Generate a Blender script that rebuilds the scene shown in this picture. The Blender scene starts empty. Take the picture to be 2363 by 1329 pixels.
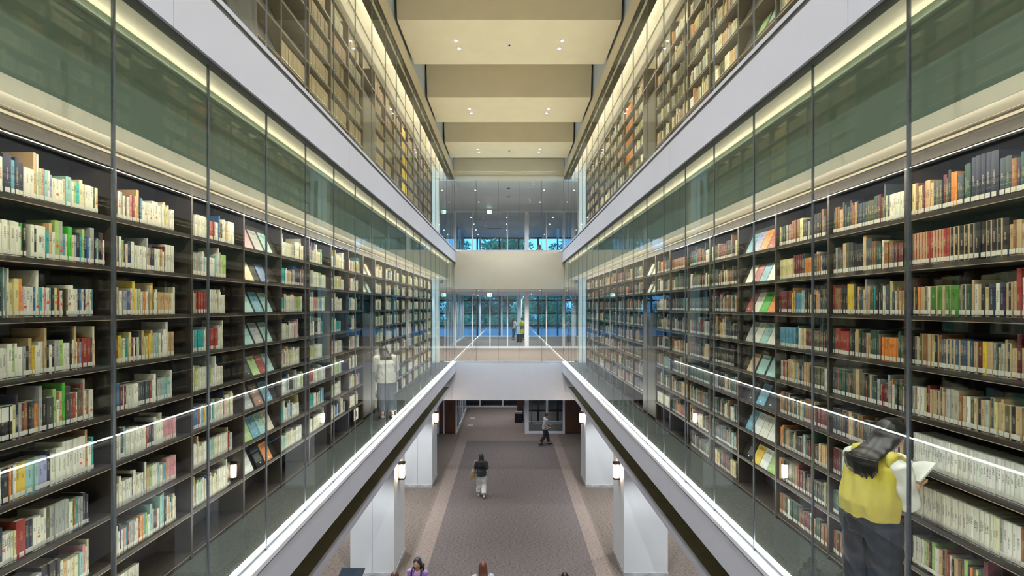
import bpy, bmesh, math, random
import numpy as np
from mathutils import Vector, Matrix, Euler

# ------------------------------------------------------------------ camera, world, exposure
SC = bpy.context.scene
COL = SC.collection
E = 7.2                      # eye height above the ground floor carpet
W_PX, H_PX, F_PX = 2363.0, 1329.0, 1116.0
VX, VY = 1173.5, 708.0       # where the long edges of the hall meet in the photograph
cam_data = bpy.data.cameras.new('camera')
cam_data.sensor_fit = 'HORIZONTAL'
cam_data.sensor_width = 36.0
cam_data.lens = 36.0 * F_PX / W_PX
cam_data.shift_x = (W_PX / 2 - VX) / W_PX
cam_data.shift_y = (VY - H_PX / 2) / W_PX
cam_data.clip_start = 0.05
cam_data.clip_end = 400
cam = bpy.data.objects.new('camera', cam_data)
COL.objects.link(cam)
cam.location = (0, 0, E)
cam.rotation_euler = (math.radians(90), 0, 0)
SC.camera = cam

SC.view_settings.view_transform = 'Standard'
SC.view_settings.look = 'None'
SC.view_settings.gamma = 1.0
SC.view_settings.use_curve_mapping = False
SC.view_settings.exposure = 0.98
SC.cycles.transparent_max_bounces = 20
SC.cycles.max_bounces = 6
SC.cycles.diffuse_bounces = 3
SC.cycles.glossy_bounces = 3
SC.cycles.adaptive_threshold = 0.06
SC.cycles.caustics_reflective = False
SC.cycles.caustics_refractive = False
SC.cycles.sample_clamp_indirect = 6.0

wd = bpy.data.worlds.new('dusk_sky')
SC.world = wd
wd.use_nodes = True
_bg = wd.node_tree.nodes['Background']
_bg.inputs['Color'].default_value = (0.12, 0.36, 0.70, 1)
_bg.inputs['Strength'].default_value = 2.4

# light levels, with the fill lights added on the ground floor
K_SLOT, K_BASE, K_SLOT3, K_BASE3 = 12.5, 15.0, 15.0, 40.0
K_COVE = 6.0
K_SPOT, K_GROUND, K_BACK = 180.0, 24.0, 12.0

RND = random.Random(7)

# ------------------------------------------------------------------ materials
MATS = {}
def nodes_of(m):
    m.use_nodes = True
    return m.node_tree.nodes, m.node_tree.links

def mat(name, col, rough=0.6, metal=0.0, noise=0.0, nscale=8.0, bump=0.0, bscale=60.0, spec=0.5, stretch=None, tint=None):
    if name in MATS: return MATS[name]
    m = bpy.data.materials.new(name)
    n, l = nodes_of(m)
    b = n['Principled BSDF']
    b.inputs['Base Color'].default_value = (*col, 1)
    b.inputs['Roughness'].default_value = rough
    b.inputs['Metallic'].default_value = metal
    b.inputs['Specular IOR Level'].default_value = spec
    if noise > 0 or bump > 0:
        tc = n.new('ShaderNodeTexCoord')
        mp = n.new('ShaderNodeMapping')
        if stretch: mp.inputs['Scale'].default_value = stretch
        l.new(tc.outputs['Object'], mp.inputs['Vector'])
    if noise > 0:
        t = n.new('ShaderNodeTexNoise')
        t.inputs['Scale'].default_value = nscale
        t.inputs['Detail'].default_value = 6
        l.new(mp.outputs['Vector'], t.inputs['Vector'])
        r = n.new('ShaderNodeMapRange')
        r.inputs['From Min'].default_value = 0.3
        r.inputs['From Max'].default_value = 0.7
        r.inputs['To Min'].default_value = 0.0
        r.inputs['To Max'].default_value = 1.0
        l.new(t.outputs['Fac'], r.inputs['Value'])
        mx = n.new('ShaderNodeMix'); mx.data_type = 'RGBA'
        dark = tint if tint else tuple(c * (1 - noise) for c in col)
        mx.inputs[6].default_value = (*col, 1)
        mx.inputs[7].default_value = (*dark, 1)
        l.new(r.outputs['Result'], mx.inputs[0])
        l.new(mx.outputs[2], b.inputs['Base Color'])
    if bump > 0:
        t2 = n.new('ShaderNodeTexNoise')
        t2.inputs['Scale'].default_value = bscale
        l.new(mp.outputs['Vector'], t2.inputs['Vector'])
        bp = n.new('ShaderNodeBump')
        bp.inputs['Strength'].default_value = bump
        bp.inputs['Distance'].default_value = 0.01
        l.new(t2.outputs['Fac'], bp.inputs['Height'])
        l.new(bp.outputs['Normal'], b.inputs['Normal'])
    MATS[name] = m
    return m

def emat(name, col, strength, strength_seen_only=False):
    if name in MATS: return MATS[name]
    m = bpy.data.materials.new(name)
    n, l = nodes_of(m)
    b = n['Principled BSDF']
    b.inputs['Base Color'].default_value = (0.8, 0.8, 0.8, 1)
    b.inputs['Emission Color'].default_value = (*col, 1)
    b.inputs['Emission Strength'].default_value = strength
    if strength_seen_only: m.cycles.emission_sampling = 'NONE'    # a lamp object inside the fitting carries its light
    MATS[name] = m
    return m

def glass_mat(name, tint=(0.86, 0.945, 0.895), r0=0.05, rmax=0.5, gain=1.0):
    m = bpy.data.materials.new(name)
    n, l = nodes_of(m)
    n.remove(n['Principled BSDF'])
    out = n['Material Output']
    g = n.new('ShaderNodeNewGeometry')
    d = n.new('ShaderNodeVectorMath'); d.operation = 'DOT_PRODUCT'
    l.new(g.outputs['Normal'], d.inputs[0]); l.new(g.outputs['Incoming'], d.inputs[1])
    ab = n.new('ShaderNodeMath'); ab.operation = 'ABSOLUTE'; l.new(d.outputs['Value'], ab.inputs[0])
    om = n.new('ShaderNodeMath'); om.operation = 'SUBTRACT'; om.inputs[0].default_value = 1.0; l.new(ab.outputs[0], om.inputs[1])
    pw = n.new('ShaderNodeMath'); pw.operation = 'POWER'; pw.inputs[1].default_value = 5.0; l.new(om.outputs[0], pw.inputs[0])
    mr = n.new('ShaderNodeMapRange'); mr.inputs['To Min'].default_value = r0; mr.inputs['To Max'].default_value = rmax
    l.new(pw.outputs[0], mr.inputs['Value'])
    tr = n.new('ShaderNodeBsdfTransparent'); tr.inputs['Color'].default_value = (*tint, 1)
    gl = n.new('ShaderNodeBsdfGlossy'); gl.inputs['Roughness'].default_value = 0.0
    gl.inputs['Color'].default_value = (gain, gain, gain, 1)
    mx = n.new('ShaderNodeMixShader')
    l.new(mr.outputs['Result'], mx.inputs['Fac']); l.new(tr.outputs[0], mx.inputs[1]); l.new(gl.outputs[0], mx.inputs[2])
    l.new(mx.outputs[0], out.inputs['Surface'])
    MATS[name] = m
    return m

M_WHITE = mat('white_paint', (0.72, 0.74, 0.80), 0.5, noise=0.03, nscale=3, bump=0.02)
M_FASCIA = mat('white_steel_panel', (0.53, 0.545, 0.63), 0.42, noise=0.03, nscale=2)
M_CREAM = mat('cream_plaster', (0.80, 0.73, 0.56), 0.75, noise=0.04, nscale=4, bump=0.03)
M_CREAMW = mat('cream_ceiling_board', (0.90, 0.83, 0.68), 0.7, noise=0.03, nscale=3)
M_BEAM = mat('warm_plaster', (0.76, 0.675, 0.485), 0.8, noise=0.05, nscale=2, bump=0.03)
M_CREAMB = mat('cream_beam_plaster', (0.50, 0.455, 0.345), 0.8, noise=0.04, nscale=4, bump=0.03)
M_OLIVE = mat('olive_shade_metal', (0.30, 0.27, 0.165), 0.5, noise=0.2, nscale=6)
M_GREYM = mat('dark_grey_metal', (0.06, 0.065, 0.06), 0.45, noise=0.1)
M_PAINTG = mat('grey_green_paint', (0.16, 0.22, 0.175), 0.6, noise=0.08, nscale=2)
M_COOL = mat('daylight_blue_wall', (0.55, 0.62, 0.72), 0.8, noise=0.04)
M_BLACK = mat('black_metal', (0.012, 0.012, 0.014), 0.4, noise=0.1)
M_STEEL = mat('brushed_steel', (0.20, 0.23, 0.28), 0.28, metal=0.85, noise=0.15, nscale=30)
M_CHROME = mat('polished_reflector', (0.8, 0.8, 0.82), 0.12, metal=1.0, noise=0.05)
M_MARBLE = mat('grey_marble', (0.62, 0.64, 0.66), 0.25, noise=0.45, nscale=5, stretch=(1, 1, 3))
M_COLUMN = mat('column_paint', (0.70, 0.745, 0.77), 0.5, noise=0.03, nscale=2, bump=0.02)
M_WOODP = mat('brown_wood_panel', (0.135, 0.048, 0.016), 0.45, noise=0.5, nscale=6, stretch=(9, 9, 0.7))
M_SHELF = mat('dark_shelf_wood', (0.030, 0.022, 0.015), 0.5, noise=0.45, nscale=7, stretch=(6, 0.6, 6))
M_LIP = mat('shelf_edge_strip', (0.34, 0.27, 0.20), 0.4, noise=0.1)
M_BACKP = mat('blue_black_back_panel', (0.007, 0.008, 0.014), 0.5, noise=0.2, nscale=3)
M_UPRIGHT = mat('upright_wood', (0.042, 0.032, 0.023), 0.45, noise=0.35, nscale=6, stretch=(6, 6, 0.6))
M_PAGES = mat('book_pages', (0.55, 0.50, 0.38), 0.9, noise=0.25, nscale=120, stretch=(0.1, 1, 0.1))
M_STICKER = mat('red_sticker', (0.72, 0.07, 0.03), 0.5, noise=0.1, nscale=80)
M_GLASS = glass_mat('gallery_glass', (0.968, 0.988, 0.972), 0.034, 0.40)
M_GLASSE = glass_mat('end_glass', (0.93, 0.965, 0.955), 0.035)
M_GLASSW = glass_mat('window_glass', (0.90, 0.95, 0.97), 0.03)
M_GLASSD = glass_mat('door_glass', (0.80, 0.85, 0.88), 0.03)
M_LED = emat('led_base_strip', (1.0, 0.98, 0.88), K_BASE)
M_LED3 = emat('led_base_strip_upper', (1.0, 0.93, 0.75), K_BASE3)
M_SLOT = emat('led_slot', (1.0, 0.92, 0.76), K_SLOT)
M_SLOT3 = emat('led_slot_upper', (1.0, 0.88, 0.66), K_SLOT3)
M_COVE = emat('led_cove', (1.0, 0.90, 0.68), K_COVE)
M_LENS = emat('downlight_lens', (1.0, 0.97, 0.92), 9.0, True)
M_LENSG = emat('downlight_lens_ground', (1.0, 0.96, 0.90), K_GROUND, True)
M_LENSB = emat('downlight_lens_back', (0.95, 0.98, 1.0), K_BACK, True)
M_SCONCE = emat('sconce_diffuser', (1.0, 0.76, 0.55), 26.0)
M_EXIT = emat('exit_sign_face', (0.55, 1.0, 0.86), 2.6, True)
M_EXITG = mat('exit_sign_green', (0.0, 0.35, 0.18), 0.5)

def carpet(name, c1, c2, c3, sc=(9, 24, 1)):
    m = bpy.data.materials.new(name); n, l = nodes_of(m); b = n['Principled BSDF']
    b.inputs['Roughness'].default_value = 0.95
    b.inputs['Specular IOR Level'].default_value = 0.1
    tc = n.new('ShaderNodeTexCoord'); mp = n.new('ShaderNodeMapping')
    mp.inputs['Scale'].default_value = sc
    l.new(tc.outputs['Object'], mp.inputs['Vector'])
    t = n.new('ShaderNodeTexNoise'); t.inputs['Scale'].default_value = 1.6; t.inputs['Detail'].default_value = 2
    l.new(mp.outputs['Vector'], t.inputs['Vector'])
    cr = n.new('ShaderNodeValToRGB')
    e = cr.color_ramp.elements
    e[0].position = 0.36; e[0].color = (*c1, 1)
    e[1].position = 0.66; e[1].color = (*c3, 1)
    k = e.new(0.47); k.color = (*c2, 1)
    l.new(t.outputs['Fac'], cr.inputs['Fac'])
    l.new(cr.outputs['Color'], b.inputs['Base Color'])
    bp = n.new('ShaderNodeBump'); bp.inputs['Strength'].default_value = 0.3; bp.inputs['Distance'].default_value = 0.01
    l.new(t.outputs['Fac'], bp.inputs['Height']); l.new(bp.outputs['Normal'], b.inputs['Normal'])
    MATS[name] = m
    return m
M_CARPET_D = carpet('dark_centre_carpet', (0.075, 0.066, 0.066), (0.125, 0.108, 0.106), (0.155, 0.135, 0.13))
M_CARPET_L = carpet('light_border_carpet', (0.14, 0.115, 0.10), (0.215, 0.175, 0.155), (0.26, 0.215, 0.19))
M_CARPET_O = carpet('outer_brown_carpet', (0.10, 0.083, 0.07), (0.165, 0.138, 0.118), (0.205, 0.175, 0.15))
M_CARPET_G = carpet('gallery_carpet', (0.035, 0.042, 0.037), (0.062, 0.070, 0.063), (0.09, 0.097, 0.088), (45, 75, 1))

def book_mat(name='book_covers'):
    m = bpy.data.materials.new(name); n, l = nodes_of(m); b = n['Principled BSDF']
    b.inputs['Roughness'].default_value = 0.55
    ac = n.new('ShaderNodeAttribute'); ac.attribute_name = 'Col'
    av = n.new('ShaderNodeAttribute'); av.attribute_name = 'spine'
    sp = n.new('ShaderNodeSeparateXYZ'); l.new(av.outputs['Vector'], sp.inputs[0])
    def M(op, a, b_=None, c=None):
        q = n.new('ShaderNodeMath'); q.operation = op
        for i, v in enumerate((a, b_, c)):
            if v is None: continue
            if isinstance(v, (int, float)): q.inputs[i].default_value = v
            else: l.new(v, q.inputs[i])
        return q.outputs[0]
    u, v, r = sp.outputs[0], sp.outputs[1], sp.outputs[2]
    gs = M('MULTIPLY_ADD', r, 0.0055, 0.0085)                # letter size in metres
    au = M('ABSOLUTE', u)
    incol = M('LESS_THAN', au, M('MULTIPLY', gs, 0.45))
    vq = M('DIVIDE', v, gs)
    fr = M('FRACT', vq)
    gap = M('LESS_THAN', fr, 0.84)
    # strokes: a 5 x 5 lattice of random cells in every letter square
    cu = M('FLOOR', M('DIVIDE', u, M('MULTIPLY', gs, 0.2)))
    cv = M('FLOOR', M('MULTIPLY', vq, 5.0))
    cx = n.new('ShaderNodeCombineXYZ'); l.new(cu, cx.inputs[0]); l.new(cv, cx.inputs[1]); l.new(M('MULTIPLY', r, 91.7), cx.inputs[2])
    wn = n.new('ShaderNodeTexWhiteNoise'); wn.noise_dimensions = '3D'; l.new(cx.outputs[0], wn.inputs['Vector'])
    ink = M('GREATER_THAN', wn.outputs['Value'], 0.42)
    lo = M('GREATER_THAN', v, M('MULTIPLY_ADD', r, 0.05, 0.075))
    hi = M('LESS_THAN', v, M('MULTIPLY_ADD', M('FRACT', M('MULTIPLY', r, 7.3)), 0.05, 0.135))
    f = M('MULTIPLY', M('MULTIPLY', incol, gap), M('MULTIPLY', ink, M('MULTIPLY', lo, hi)))
    bw = n.new('ShaderNodeRGBToBW'); l.new(ac.outputs['Color'], bw.inputs[0])
    light = M('GREATER_THAN', bw.outputs[0], 0.14)
    inkc = n.new('ShaderNodeMix'); inkc.data_type = 'RGBA'; l.new(light, inkc.inputs[0])
    inkc.inputs[6].default_value = (0.42, 0.36, 0.22, 1); inkc.inputs[7].default_value = (0.04, 0.04, 0.045, 1)
    fin = n.new('ShaderNodeMix'); fin.data_type = 'RGBA'
    l.new(M('MULTIPLY', f, 0.85), fin.inputs[0]); l.new(ac.outputs['Color'], fin.inputs[6]); l.new(inkc.outputs[2], fin.inputs[7])
    l.new(fin.outputs[2], b.inputs['Base Color'])
    MATS[name] = m
    return m
M_BOOK = book_mat()

def label_mat():
    # white call-number sticker: printed frame, small figures and a dark foot line
    m = bpy.data.materials.new('call_number_sticker'); n, l = nodes_of(m); b = n['Principled BSDF']
    tc = n.new('ShaderNodeTexCoord'); sp = n.new('ShaderNodeSeparateXYZ'); l.new(tc.outputs['Generated'], sp.inputs[0])
    def M(op, a, b_=None):
        q = n.new('ShaderNodeMath'); q.operation = op
        for i, v in enumerate((a, b_)):
            if v is None: continue
            if isinstance(v, (int, float)): q.inputs[i].default_value = v
            else: l.new(v, q.inputs[i])
        return q.outputs[0]
    y, z = sp.outputs[1], sp.outputs[2]
    foot = M('LESS_THAN', z, 0.13)
    dy = M('ABSOLUTE', M('SUBTRACT', y, 0.5)); dz = M('ABSOLUTE', M('SUBTRACT', z, 0.57))
    e = M('MAXIMUM', M('MULTIPLY', dy, 2.5), M('MULTIPLY', dz, 2.9))
    frame = M('MULTIPLY', M('GREATER_THAN', e, 0.86), M('LESS_THAN', e, 1.0))
    # three printed lines of figures
    ln = M('LESS_THAN', M('FRACT', M('MULTIPLY', M('SUBTRACT', z, 0.30), 5.5)), 0.42)
    wob = n.new('ShaderNodeTexNoise'); wob.inputs['Scale'].default_value = 26; wob.inputs['Detail'].default_value = 0
    l.new(tc.outputs['Generated'], wob.inputs['Vector'])
    fig = M('MULTIPLY', M('MULTIPLY', M('LESS_THAN', M('MULTIPLY', dy, 3.6), 1.0), M('LESS_THAN', M('MULTIPLY', dz, 3.6), 0.95)), M('MULTIPLY', ln, M('GREATER_THAN', wob.outputs['Fac'], 0.46)))
    f = M('MAXIMUM', M('MAXIMUM', foot, M('MULTIPLY', frame, 0.5)), M('MULTIPLY', fig, 0.6))
    mx = n.new('ShaderNodeMix'); mx.data_type = 'RGBA'; l.new(f, mx.inputs[0])
    mx.inputs[6].default_value = (0.72, 0.70, 0.60, 1); mx.inputs[7].default_value = (0.03, 0.035, 0.06, 1)
    l.new(mx.outputs[2], b.inputs['Base Color']); b.inputs['Roughness'].default_value = 0.4
    return m
M_LABEL = label_mat()

# ------------------------------------------------------------------ mesh helpers
class MB:
    """collects boxes, tubes and lofts for ONE object"""
    def __init__(s): s.v, s.f, s.mi = [], [], []
    def add(s, vs, fs, mi=0):
        o = len(s.v); s.v += [tuple(p) for p in vs]
        for f in fs: s.f.append(tuple(i + o for i in f)); s.mi.append(mi)
        return s
    def box(s, x0, x1, y0, y1, z0, z1, mi=0):
        x0, x1 = min(x0, x1), max(x0, x1); y0, y1 = min(y0, y1), max(y0, y1); z0, z1 = min(z0, z1), max(z0, z1)
        return s.add([(x0,y0,z0),(x1,y0,z0),(x1,y1,z0),(x0,y1,z0),(x0,y0,z1),(x1,y0,z1),(x1,y1,z1),(x0,y1,z1)],
                     [(0,3,2,1),(4,5,6,7),(0,1,5,4),(1,2,6,5),(2,3,7,6),(3,0,4,7)], mi)
    def prism(s, prof, axis, a0, a1, mi=0):
        """closed 2D profile swept along an axis ('x','y','z')"""
        n = len(prof)
        def P(p, a):
            return {'x': (a, p[0], p[1]), 'y': (p[0], a, p[1]), 'z': (p[0], p[1], a)}[axis]
        vs = [P(p, a0) for p in prof] + [P(p, a1) for p in prof]
        fs = [(i, (i+1) % n, n + (i+1) % n, n + i) for i in range(n)] + [tuple(range(n))[::-1], tuple(range(n, 2*n))]
        return s.add(vs, fs, mi)
    def lathe(s, prof, cx, cy, cz, seg=20, mi=0, axis='z'):
        vs, fs = [], []
        for (r, h) in prof:
            for k in range(seg):
                a = 2*math.pi*k/seg
                if axis == 'z': vs.append((cx + r*math.cos(a), cy + r*math.sin(a), cz + h))
                elif axis == 'x': vs.append((cx + h, cy + r*math.cos(a), cz + r*math.sin(a)))
                else: vs.append((cx + r*math.cos(a), cy + h, cz + r*math.sin(a)))
        for i in range(len(prof)-1):
            for k in range(seg):
                fs.append((i*seg+k, i*seg+(k+1) % seg, (i+1)*seg+(k+1) % seg, (i+1)*seg+k))
        fs.append(tuple(range(seg))[::-1]); fs.append(tuple(range((len(prof)-1)*seg, len(prof)*seg)))
        return s.add(vs, fs, mi)
    def tube(s, pts, rads, seg=10, mi=0, flat=1.0):
        pts = [Vector(p) for p in pts]
        vs, fs = [], []
        up = Vector((0.01, 0.02, 1)); a = None
        for i, p in enumerate(pts):
            d = (pts[min(i+1, len(pts)-1)] - pts[max(i-1, 0)]).normalized()
            if a is None: a = d.cross(up if abs(d.dot(up.normalized())) < 0.95 else Vector((0, 1, 0))).normalized()
            else: a = (a-d*a.dot(d)).normalized()          # carried along, so the tube never twists
            b = d.cross(a).normalized()
            for k in range(seg):
                t = 2*math.pi*k/seg
                vs.append(p + a*(rads[i]*math.cos(t)) + b*(rads[i]*flat*math.sin(t)))
        for i in range(len(pts)-1):
            for k in range(seg):
                fs.append((i*seg+k, i*seg+(k+1) % seg, (i+1)*seg+(k+1) % seg, (i+1)*seg+k))
        fs.append(tuple(range(seg))[::-1]); fs.append(tuple(range((len(pts)-1)*seg, len(pts)*seg)))
        return s.add(vs, fs, mi)
    def rings(s, secs, seg=20, mi=0):
        """horizontal ellipses: (cx,cy,cz,rx,ry[,yaw])"""
        vs, fs = [], []
        for q in secs:
            cx, cy, cz, rx, ry = q[:5]; yw = q[5] if len(q) > 5 else 0.0
            for k in range(seg):
                t = 2*math.pi*k/seg
                x, y = rx*math.cos(t), ry*math.sin(t)
                vs.append((cx + x*math.cos(yw) - y*math.sin(yw), cy + x*math.sin(yw) + y*math.cos(yw), cz))
        for i in range(len(secs)-1):
            for k in range(seg):
                fs.append((i*seg+k, i*seg+(k+1) % seg, (i+1)*seg+(k+1) % seg, (i+1)*seg+k))
        fs.append(tuple(range(seg))[::-1]); fs.append(tuple(range((len(secs)-1)*seg, len(secs)*seg)))
        return s.add(vs, fs, mi)
    def ball(s, c, r, rot=None, seg=16, rg=10, mi=0):
        c = Vector(c); r = r if hasattr(r, '__len__') else (r, r, r)
        R = Euler(rot).to_matrix() if rot else Matrix.Identity(3)
        vs, fs = [], []
        for i in range(rg+1):
            th = math.pi*i/rg
            for k in range(seg):
                ph = 2*math.pi*k/seg
                st = max(math.sin(th), 0.02)
                vs.append(c + R @ Vector((r[0]*st*math.cos(ph), r[1]*st*math.sin(ph), r[2]*math.cos(th))))
        for i in range(rg):
            for k in range(seg):
                fs.append((i*seg+k, (i+1)*seg+k, (i+1)*seg+(k+1) % seg, i*seg+(k+1) % seg))
        fs.append(tuple(range(seg))); fs.append(tuple(range(rg*seg, rg*seg+seg))[::-1])
        return s.add(vs, fs, mi)
    def mesh(s, name, mats, smooth=False):
        me = bpy.data.meshes.new(name)
        me.from_pydata(s.v, [], s.f)
        mats = mats if isinstance(mats, (list, tuple)) else [mats]
        for m in mats: me.materials.append(m)
        if any(s.mi): me.polygons.foreach_set('material_index', s.mi)
        if smooth: me.polygons.foreach_set('use_smooth', [True]*len(s.f))
        me.update()
        return me
    def build(s, name, mats, parent=None, loc=None, smooth=False):
        return link(name, s.mesh(name, mats, smooth), parent, loc)

def link(name, me, parent=None, loc=None):
    o = bpy.data.objects.new(name, me)
    COL.objects.link(o)
    if parent is not None: o.parent = parent
    if loc is not None: o.location = loc
    return o
def tag(o, label=None, cat=None, group=None, kind=None):
    if label: o['label'] = label
    if cat: o['category'] = cat
    if group: o['group'] = group
    if kind: o['kind'] = kind
    return o
def struct(o, label=None):
    o['kind'] = 'structure'
    if label: o['label'] = label
    return o
def empty(name, loc=(0, 0, 0), rz=0.0):
    o = bpy.data.objects.new(name, None); COL.objects.link(o)
    o.location = loc; o.rotation_euler = (0, 0, rz); o.empty_display_size = 0.1
    return o
def B(name, m, x0, x1, y0, y1, z0, z1, parent=None):
    return MB().box(x0, x1, y0, y1, z0, z1).build(name, m, parent)
def sx(s, d):                      # distance from the eye line to the left (-1) or right (+1) side
    return s * d + (0.03 if s > 0 else 0.0)

# ------------------------------------------------------------------ main dimensions (heights above the carpet)
Z1 = 0.0
Z2 = E - 2.35                      # lower gallery floor
Z3 = E + 2.40                      # upper gallery floor
GX, SXD = 2.33, 2.95               # glass plane, bookcase face
FX = 2.25                          # fascia plane
DEND = 20.65                       # end of the hall
DWALL = 27.5                       # glazed partition behind it
DWIN = 38.0                        # windows to the garden
YB = -2.6                          # behind the camera
BAY, Y0 = 0.883, 3.62
# ------------------------------------------------------------------ the shell
fl = struct(B('floor', M_CARPET_O, -8, 8, YB, 39, -0.3, 0.0))
B('carpet_border', M_CARPET_L, -2.72, 2.78, YB, 39, -0.01, 0.004, fl)
B('carpet_centre', M_CARPET_D, -2.23, 2.35, YB, 26.0, -0.005, 0.008, fl)
struct(B('wall_back', M_WHITE, -8, 8, YB-0.2, YB, 0, E+7.8))
struct(B('ceiling', M_BEAM, -2.7, 2.75, YB, DEND+0.6, E+7.6, E+7.8))
CEIL = bpy.data.objects['ceiling']
BEAMS = [2.56+3.69*k for k in range(-1, 5)]
for y in BEAMS:
    if y > 18.5: continue
    mb = MB()
    x0, x1 = -2.29, 2.32
    # the beam flares a little towards the top
    mb.add([(x0, y, E+5.9), (x1, y, E+5.9), (x1, y+1.82, E+5.9), (x0, y+1.82, E+5.9),
            (x0-0.04, y-0.05, E+7.6), (x1+0.04, y-0.05, E+7.6), (x1+0.04, y+1.87, E+7.6), (x0-0.04, y+1.87, E+7.6)],
           [(0,3,2,1),(4,5,6,7),(0,1,5,4),(1,2,6,5),(2,3,7,6),(3,0,4,7)])
    bm_ = mb.build('beam', M_BEAM, CEIL)

nt = [0]
def trim(m, x0, x1, y0, y1, z0, z1, parent=None):
    nt[0] += 1
    return struct(B('trim_%d' % nt[0], m, x0, x1, y0, y1, z0, z1, parent))

for s, side in ((-1, 'left'), (1, 'right')):
    X = lambda d: sx(s, d)
    w = struct(B('wall_%s' % side, M_CREAM, X(3.32), X(3.6), YB, 18.75, Z2-0.42, E+5.9))
    struct(B('wall_%s' % side, M_WHITE, X(7.0), X(7.2), YB, DEND, 0, Z2))
    struct(B('wall_%s' % side, M_CREAM, X(8.0), X(8.2), DEND, DWIN+0.3, 0, E+5.9))
    struct(B('wall_%s' % side, M_CREAM, X(3.6), X(8.0), DEND-0.2, DEND, Z2-1.2, E+5.9))
    # high side wall between the beams, blue daylight put into its colour; band above the glass
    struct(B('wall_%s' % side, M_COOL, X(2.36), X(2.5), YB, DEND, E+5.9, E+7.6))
    trim(M_BEAM, X(2.34), X(2.6), YB, DEND, E+5.47, E+5.9)
    trim(M_BLACK, X(2.325), X(2.6), YB, DEND, E+5.43, E+5.47)
    # --- lower gallery floor slab with steel fascia panels
    g = struct(B('floor', M_CARPET_G, X(2.40), X(3.32), YB, DEND, Z2-0.42, Z2))
    f = trim(M_GREYM, X(2.275), X(2.40), YB, DEND, E-2.77, Z2-0.02)
    joints = [YB, -0.35, 3.25, 6.85, 10.45, 14.05, 17.65, DEND]
    for a, b in zip(joints, joints[1:]):
        B('fascia_panel', M_FASCIA, X(FX), X(2.275), a+0.002, b-0.002, E-2.77, Z2-0.055, f)
    B('ledge', M_WHITE, X(FX-0.012), X(2.40), YB, DEND, Z2-0.035, Z2+0.012, f)
    # --- lighting ledge below it, the shade on its top put into a dark olive
    lg = trim(M_FASCIA, X(2.52), X(2.78), YB, DEND-0.15, E-3.57, E-3.395)
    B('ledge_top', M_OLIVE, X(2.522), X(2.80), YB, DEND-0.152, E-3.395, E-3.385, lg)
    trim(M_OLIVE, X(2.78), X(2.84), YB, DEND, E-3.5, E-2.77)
    struct(B('ceiling', M_WHITE, X(2.78), X(7.0), YB, DEND, E-3.57, E-3.4))
    # --- upper gallery slab and fascia
    struct(B('floor', M_CARPET_G, X(2.36), X(3.32), YB, DEND, E+1.9, Z3))
    f = trim(M_GREYM, X(2.275), X(2.36), YB, DEND, E+1.872, Z3-0.03)
    for a, b in zip(joints, joints[1:]):
        B('fascia_panel', M_FASCIA, X(FX), X(2.275), a+0.002, b-0.002, E+1.88, Z3-0.085, f)
    B('ledge', M_FASCIA, X(FX+0.005), X(2.36), YB, DEND, Z3-0.03, Z3+0.012, f)
    B('shadow_gap', M_GREYM, X(FX+0.012), X(2.30), YB, DEND, Z3-0.085, Z3-0.03, f)
    # --- dropped ceiling of the lower gallery and its light pocket next to the glass
    c = struct(B('ceiling', M_CREAMW, X(2.573), X(3.32), YB, DEND, E+1.15, E+1.19))
    B('pocket_face', M_PAINTG, X(2.573), X(2.60), YB, DEND, E+1.19, E+1.872, c)
    B('pocket_top', M_CREAMW, X(2.36), X(2.60), YB, DEND, E+1.872, E+1.90, c)
    B('pocket_ledge', M_PAINTG, X(2.545), X(2.573), YB, DEND, E+1.785, E+1.795, c)
    B('shadow_groove', M_BLACK, X(2.908), X(2.932), YB, 19.5, E+1.146, E+1.16, c)
    B('edge_bead', mat('bead_paint', (0.42, 0.37, 0.28), 0.6), X(2.934), X(2.952), YB, 19.5, E+1.128, E+1.151, c)
    B('edge_groove', mat('groove_tan', (0.45, 0.38, 0.24), 0.7), X(2.878), X(2.886), YB, 19.5, E+1.148, E+1.16, c)
    # --- upper gallery ceiling
    c = struct(B('ceiling', M_CREAMW, X(2.34), X(3.32), YB, DEND, E+5.43, E+5.5))
    B('shadow_groove', M_OLIVE, X(2.815), X(2.845), YB, 19.5, E+5.426, E+5.44, c)
    # cream jamb where the gallery meets the end
    trim(M_CREAM, X(2.93), X(3.32), 20.3, 20.65, Z2, E+1.15)
    trim(M_CREAM, X(2.93), X(3.32), 20.3, 20.65, Z3, E+5.43)
    # --- gallery light fittings: a slot in the ceiling, a strip at the foot of the glass
    side_w = 'paperback' if s < 0 else 'clothbound'
    def washer(name, m, hp, face, y0, y1, label):
        # triangular housing, its lit face turned to the shelves
        root = empty(name, (0, (y0+y1)/2, 0)); tag(root, label, 'strip light'); L = (y1-y0)/2
        (ax, az), (bx, bz), (cx, cz) = hp
        MB().prism([(X(ax), az), (X(bx), bz), (X(bx+0.004), bz), (X(ax+0.004), az)], 'y', -L, L).build('housing', M_CREAMW, root)
        ns = int(2*L/0.9)+1; db = MB()
        for i in range(ns):
            a, b = -L+2*L*i/ns, -L+2*L*(i+1)/ns
            q = [(X(bx+0.006), a, bz), (X(cx), a, cz-0.001), (X(cx), b, cz-0.001), (X(bx+0.006), b, bz), (X(bx+0.006), a, cz-0.001), (X(bx+0.006), b, cz-0.001)]
            f = [(0,1,2,3), (0,4,1), (3,2,5), (0,3,5,4), (1,4,5,2)]
            db.add(q, [f[0] if s > 0 else f[0][::-1]], 0); db.add(q, f[1:] if s > 0 else [z[::-1] for z in f[1:]], 1)
        db.build('diffuser', [m, M_CREAMW], root)
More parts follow.
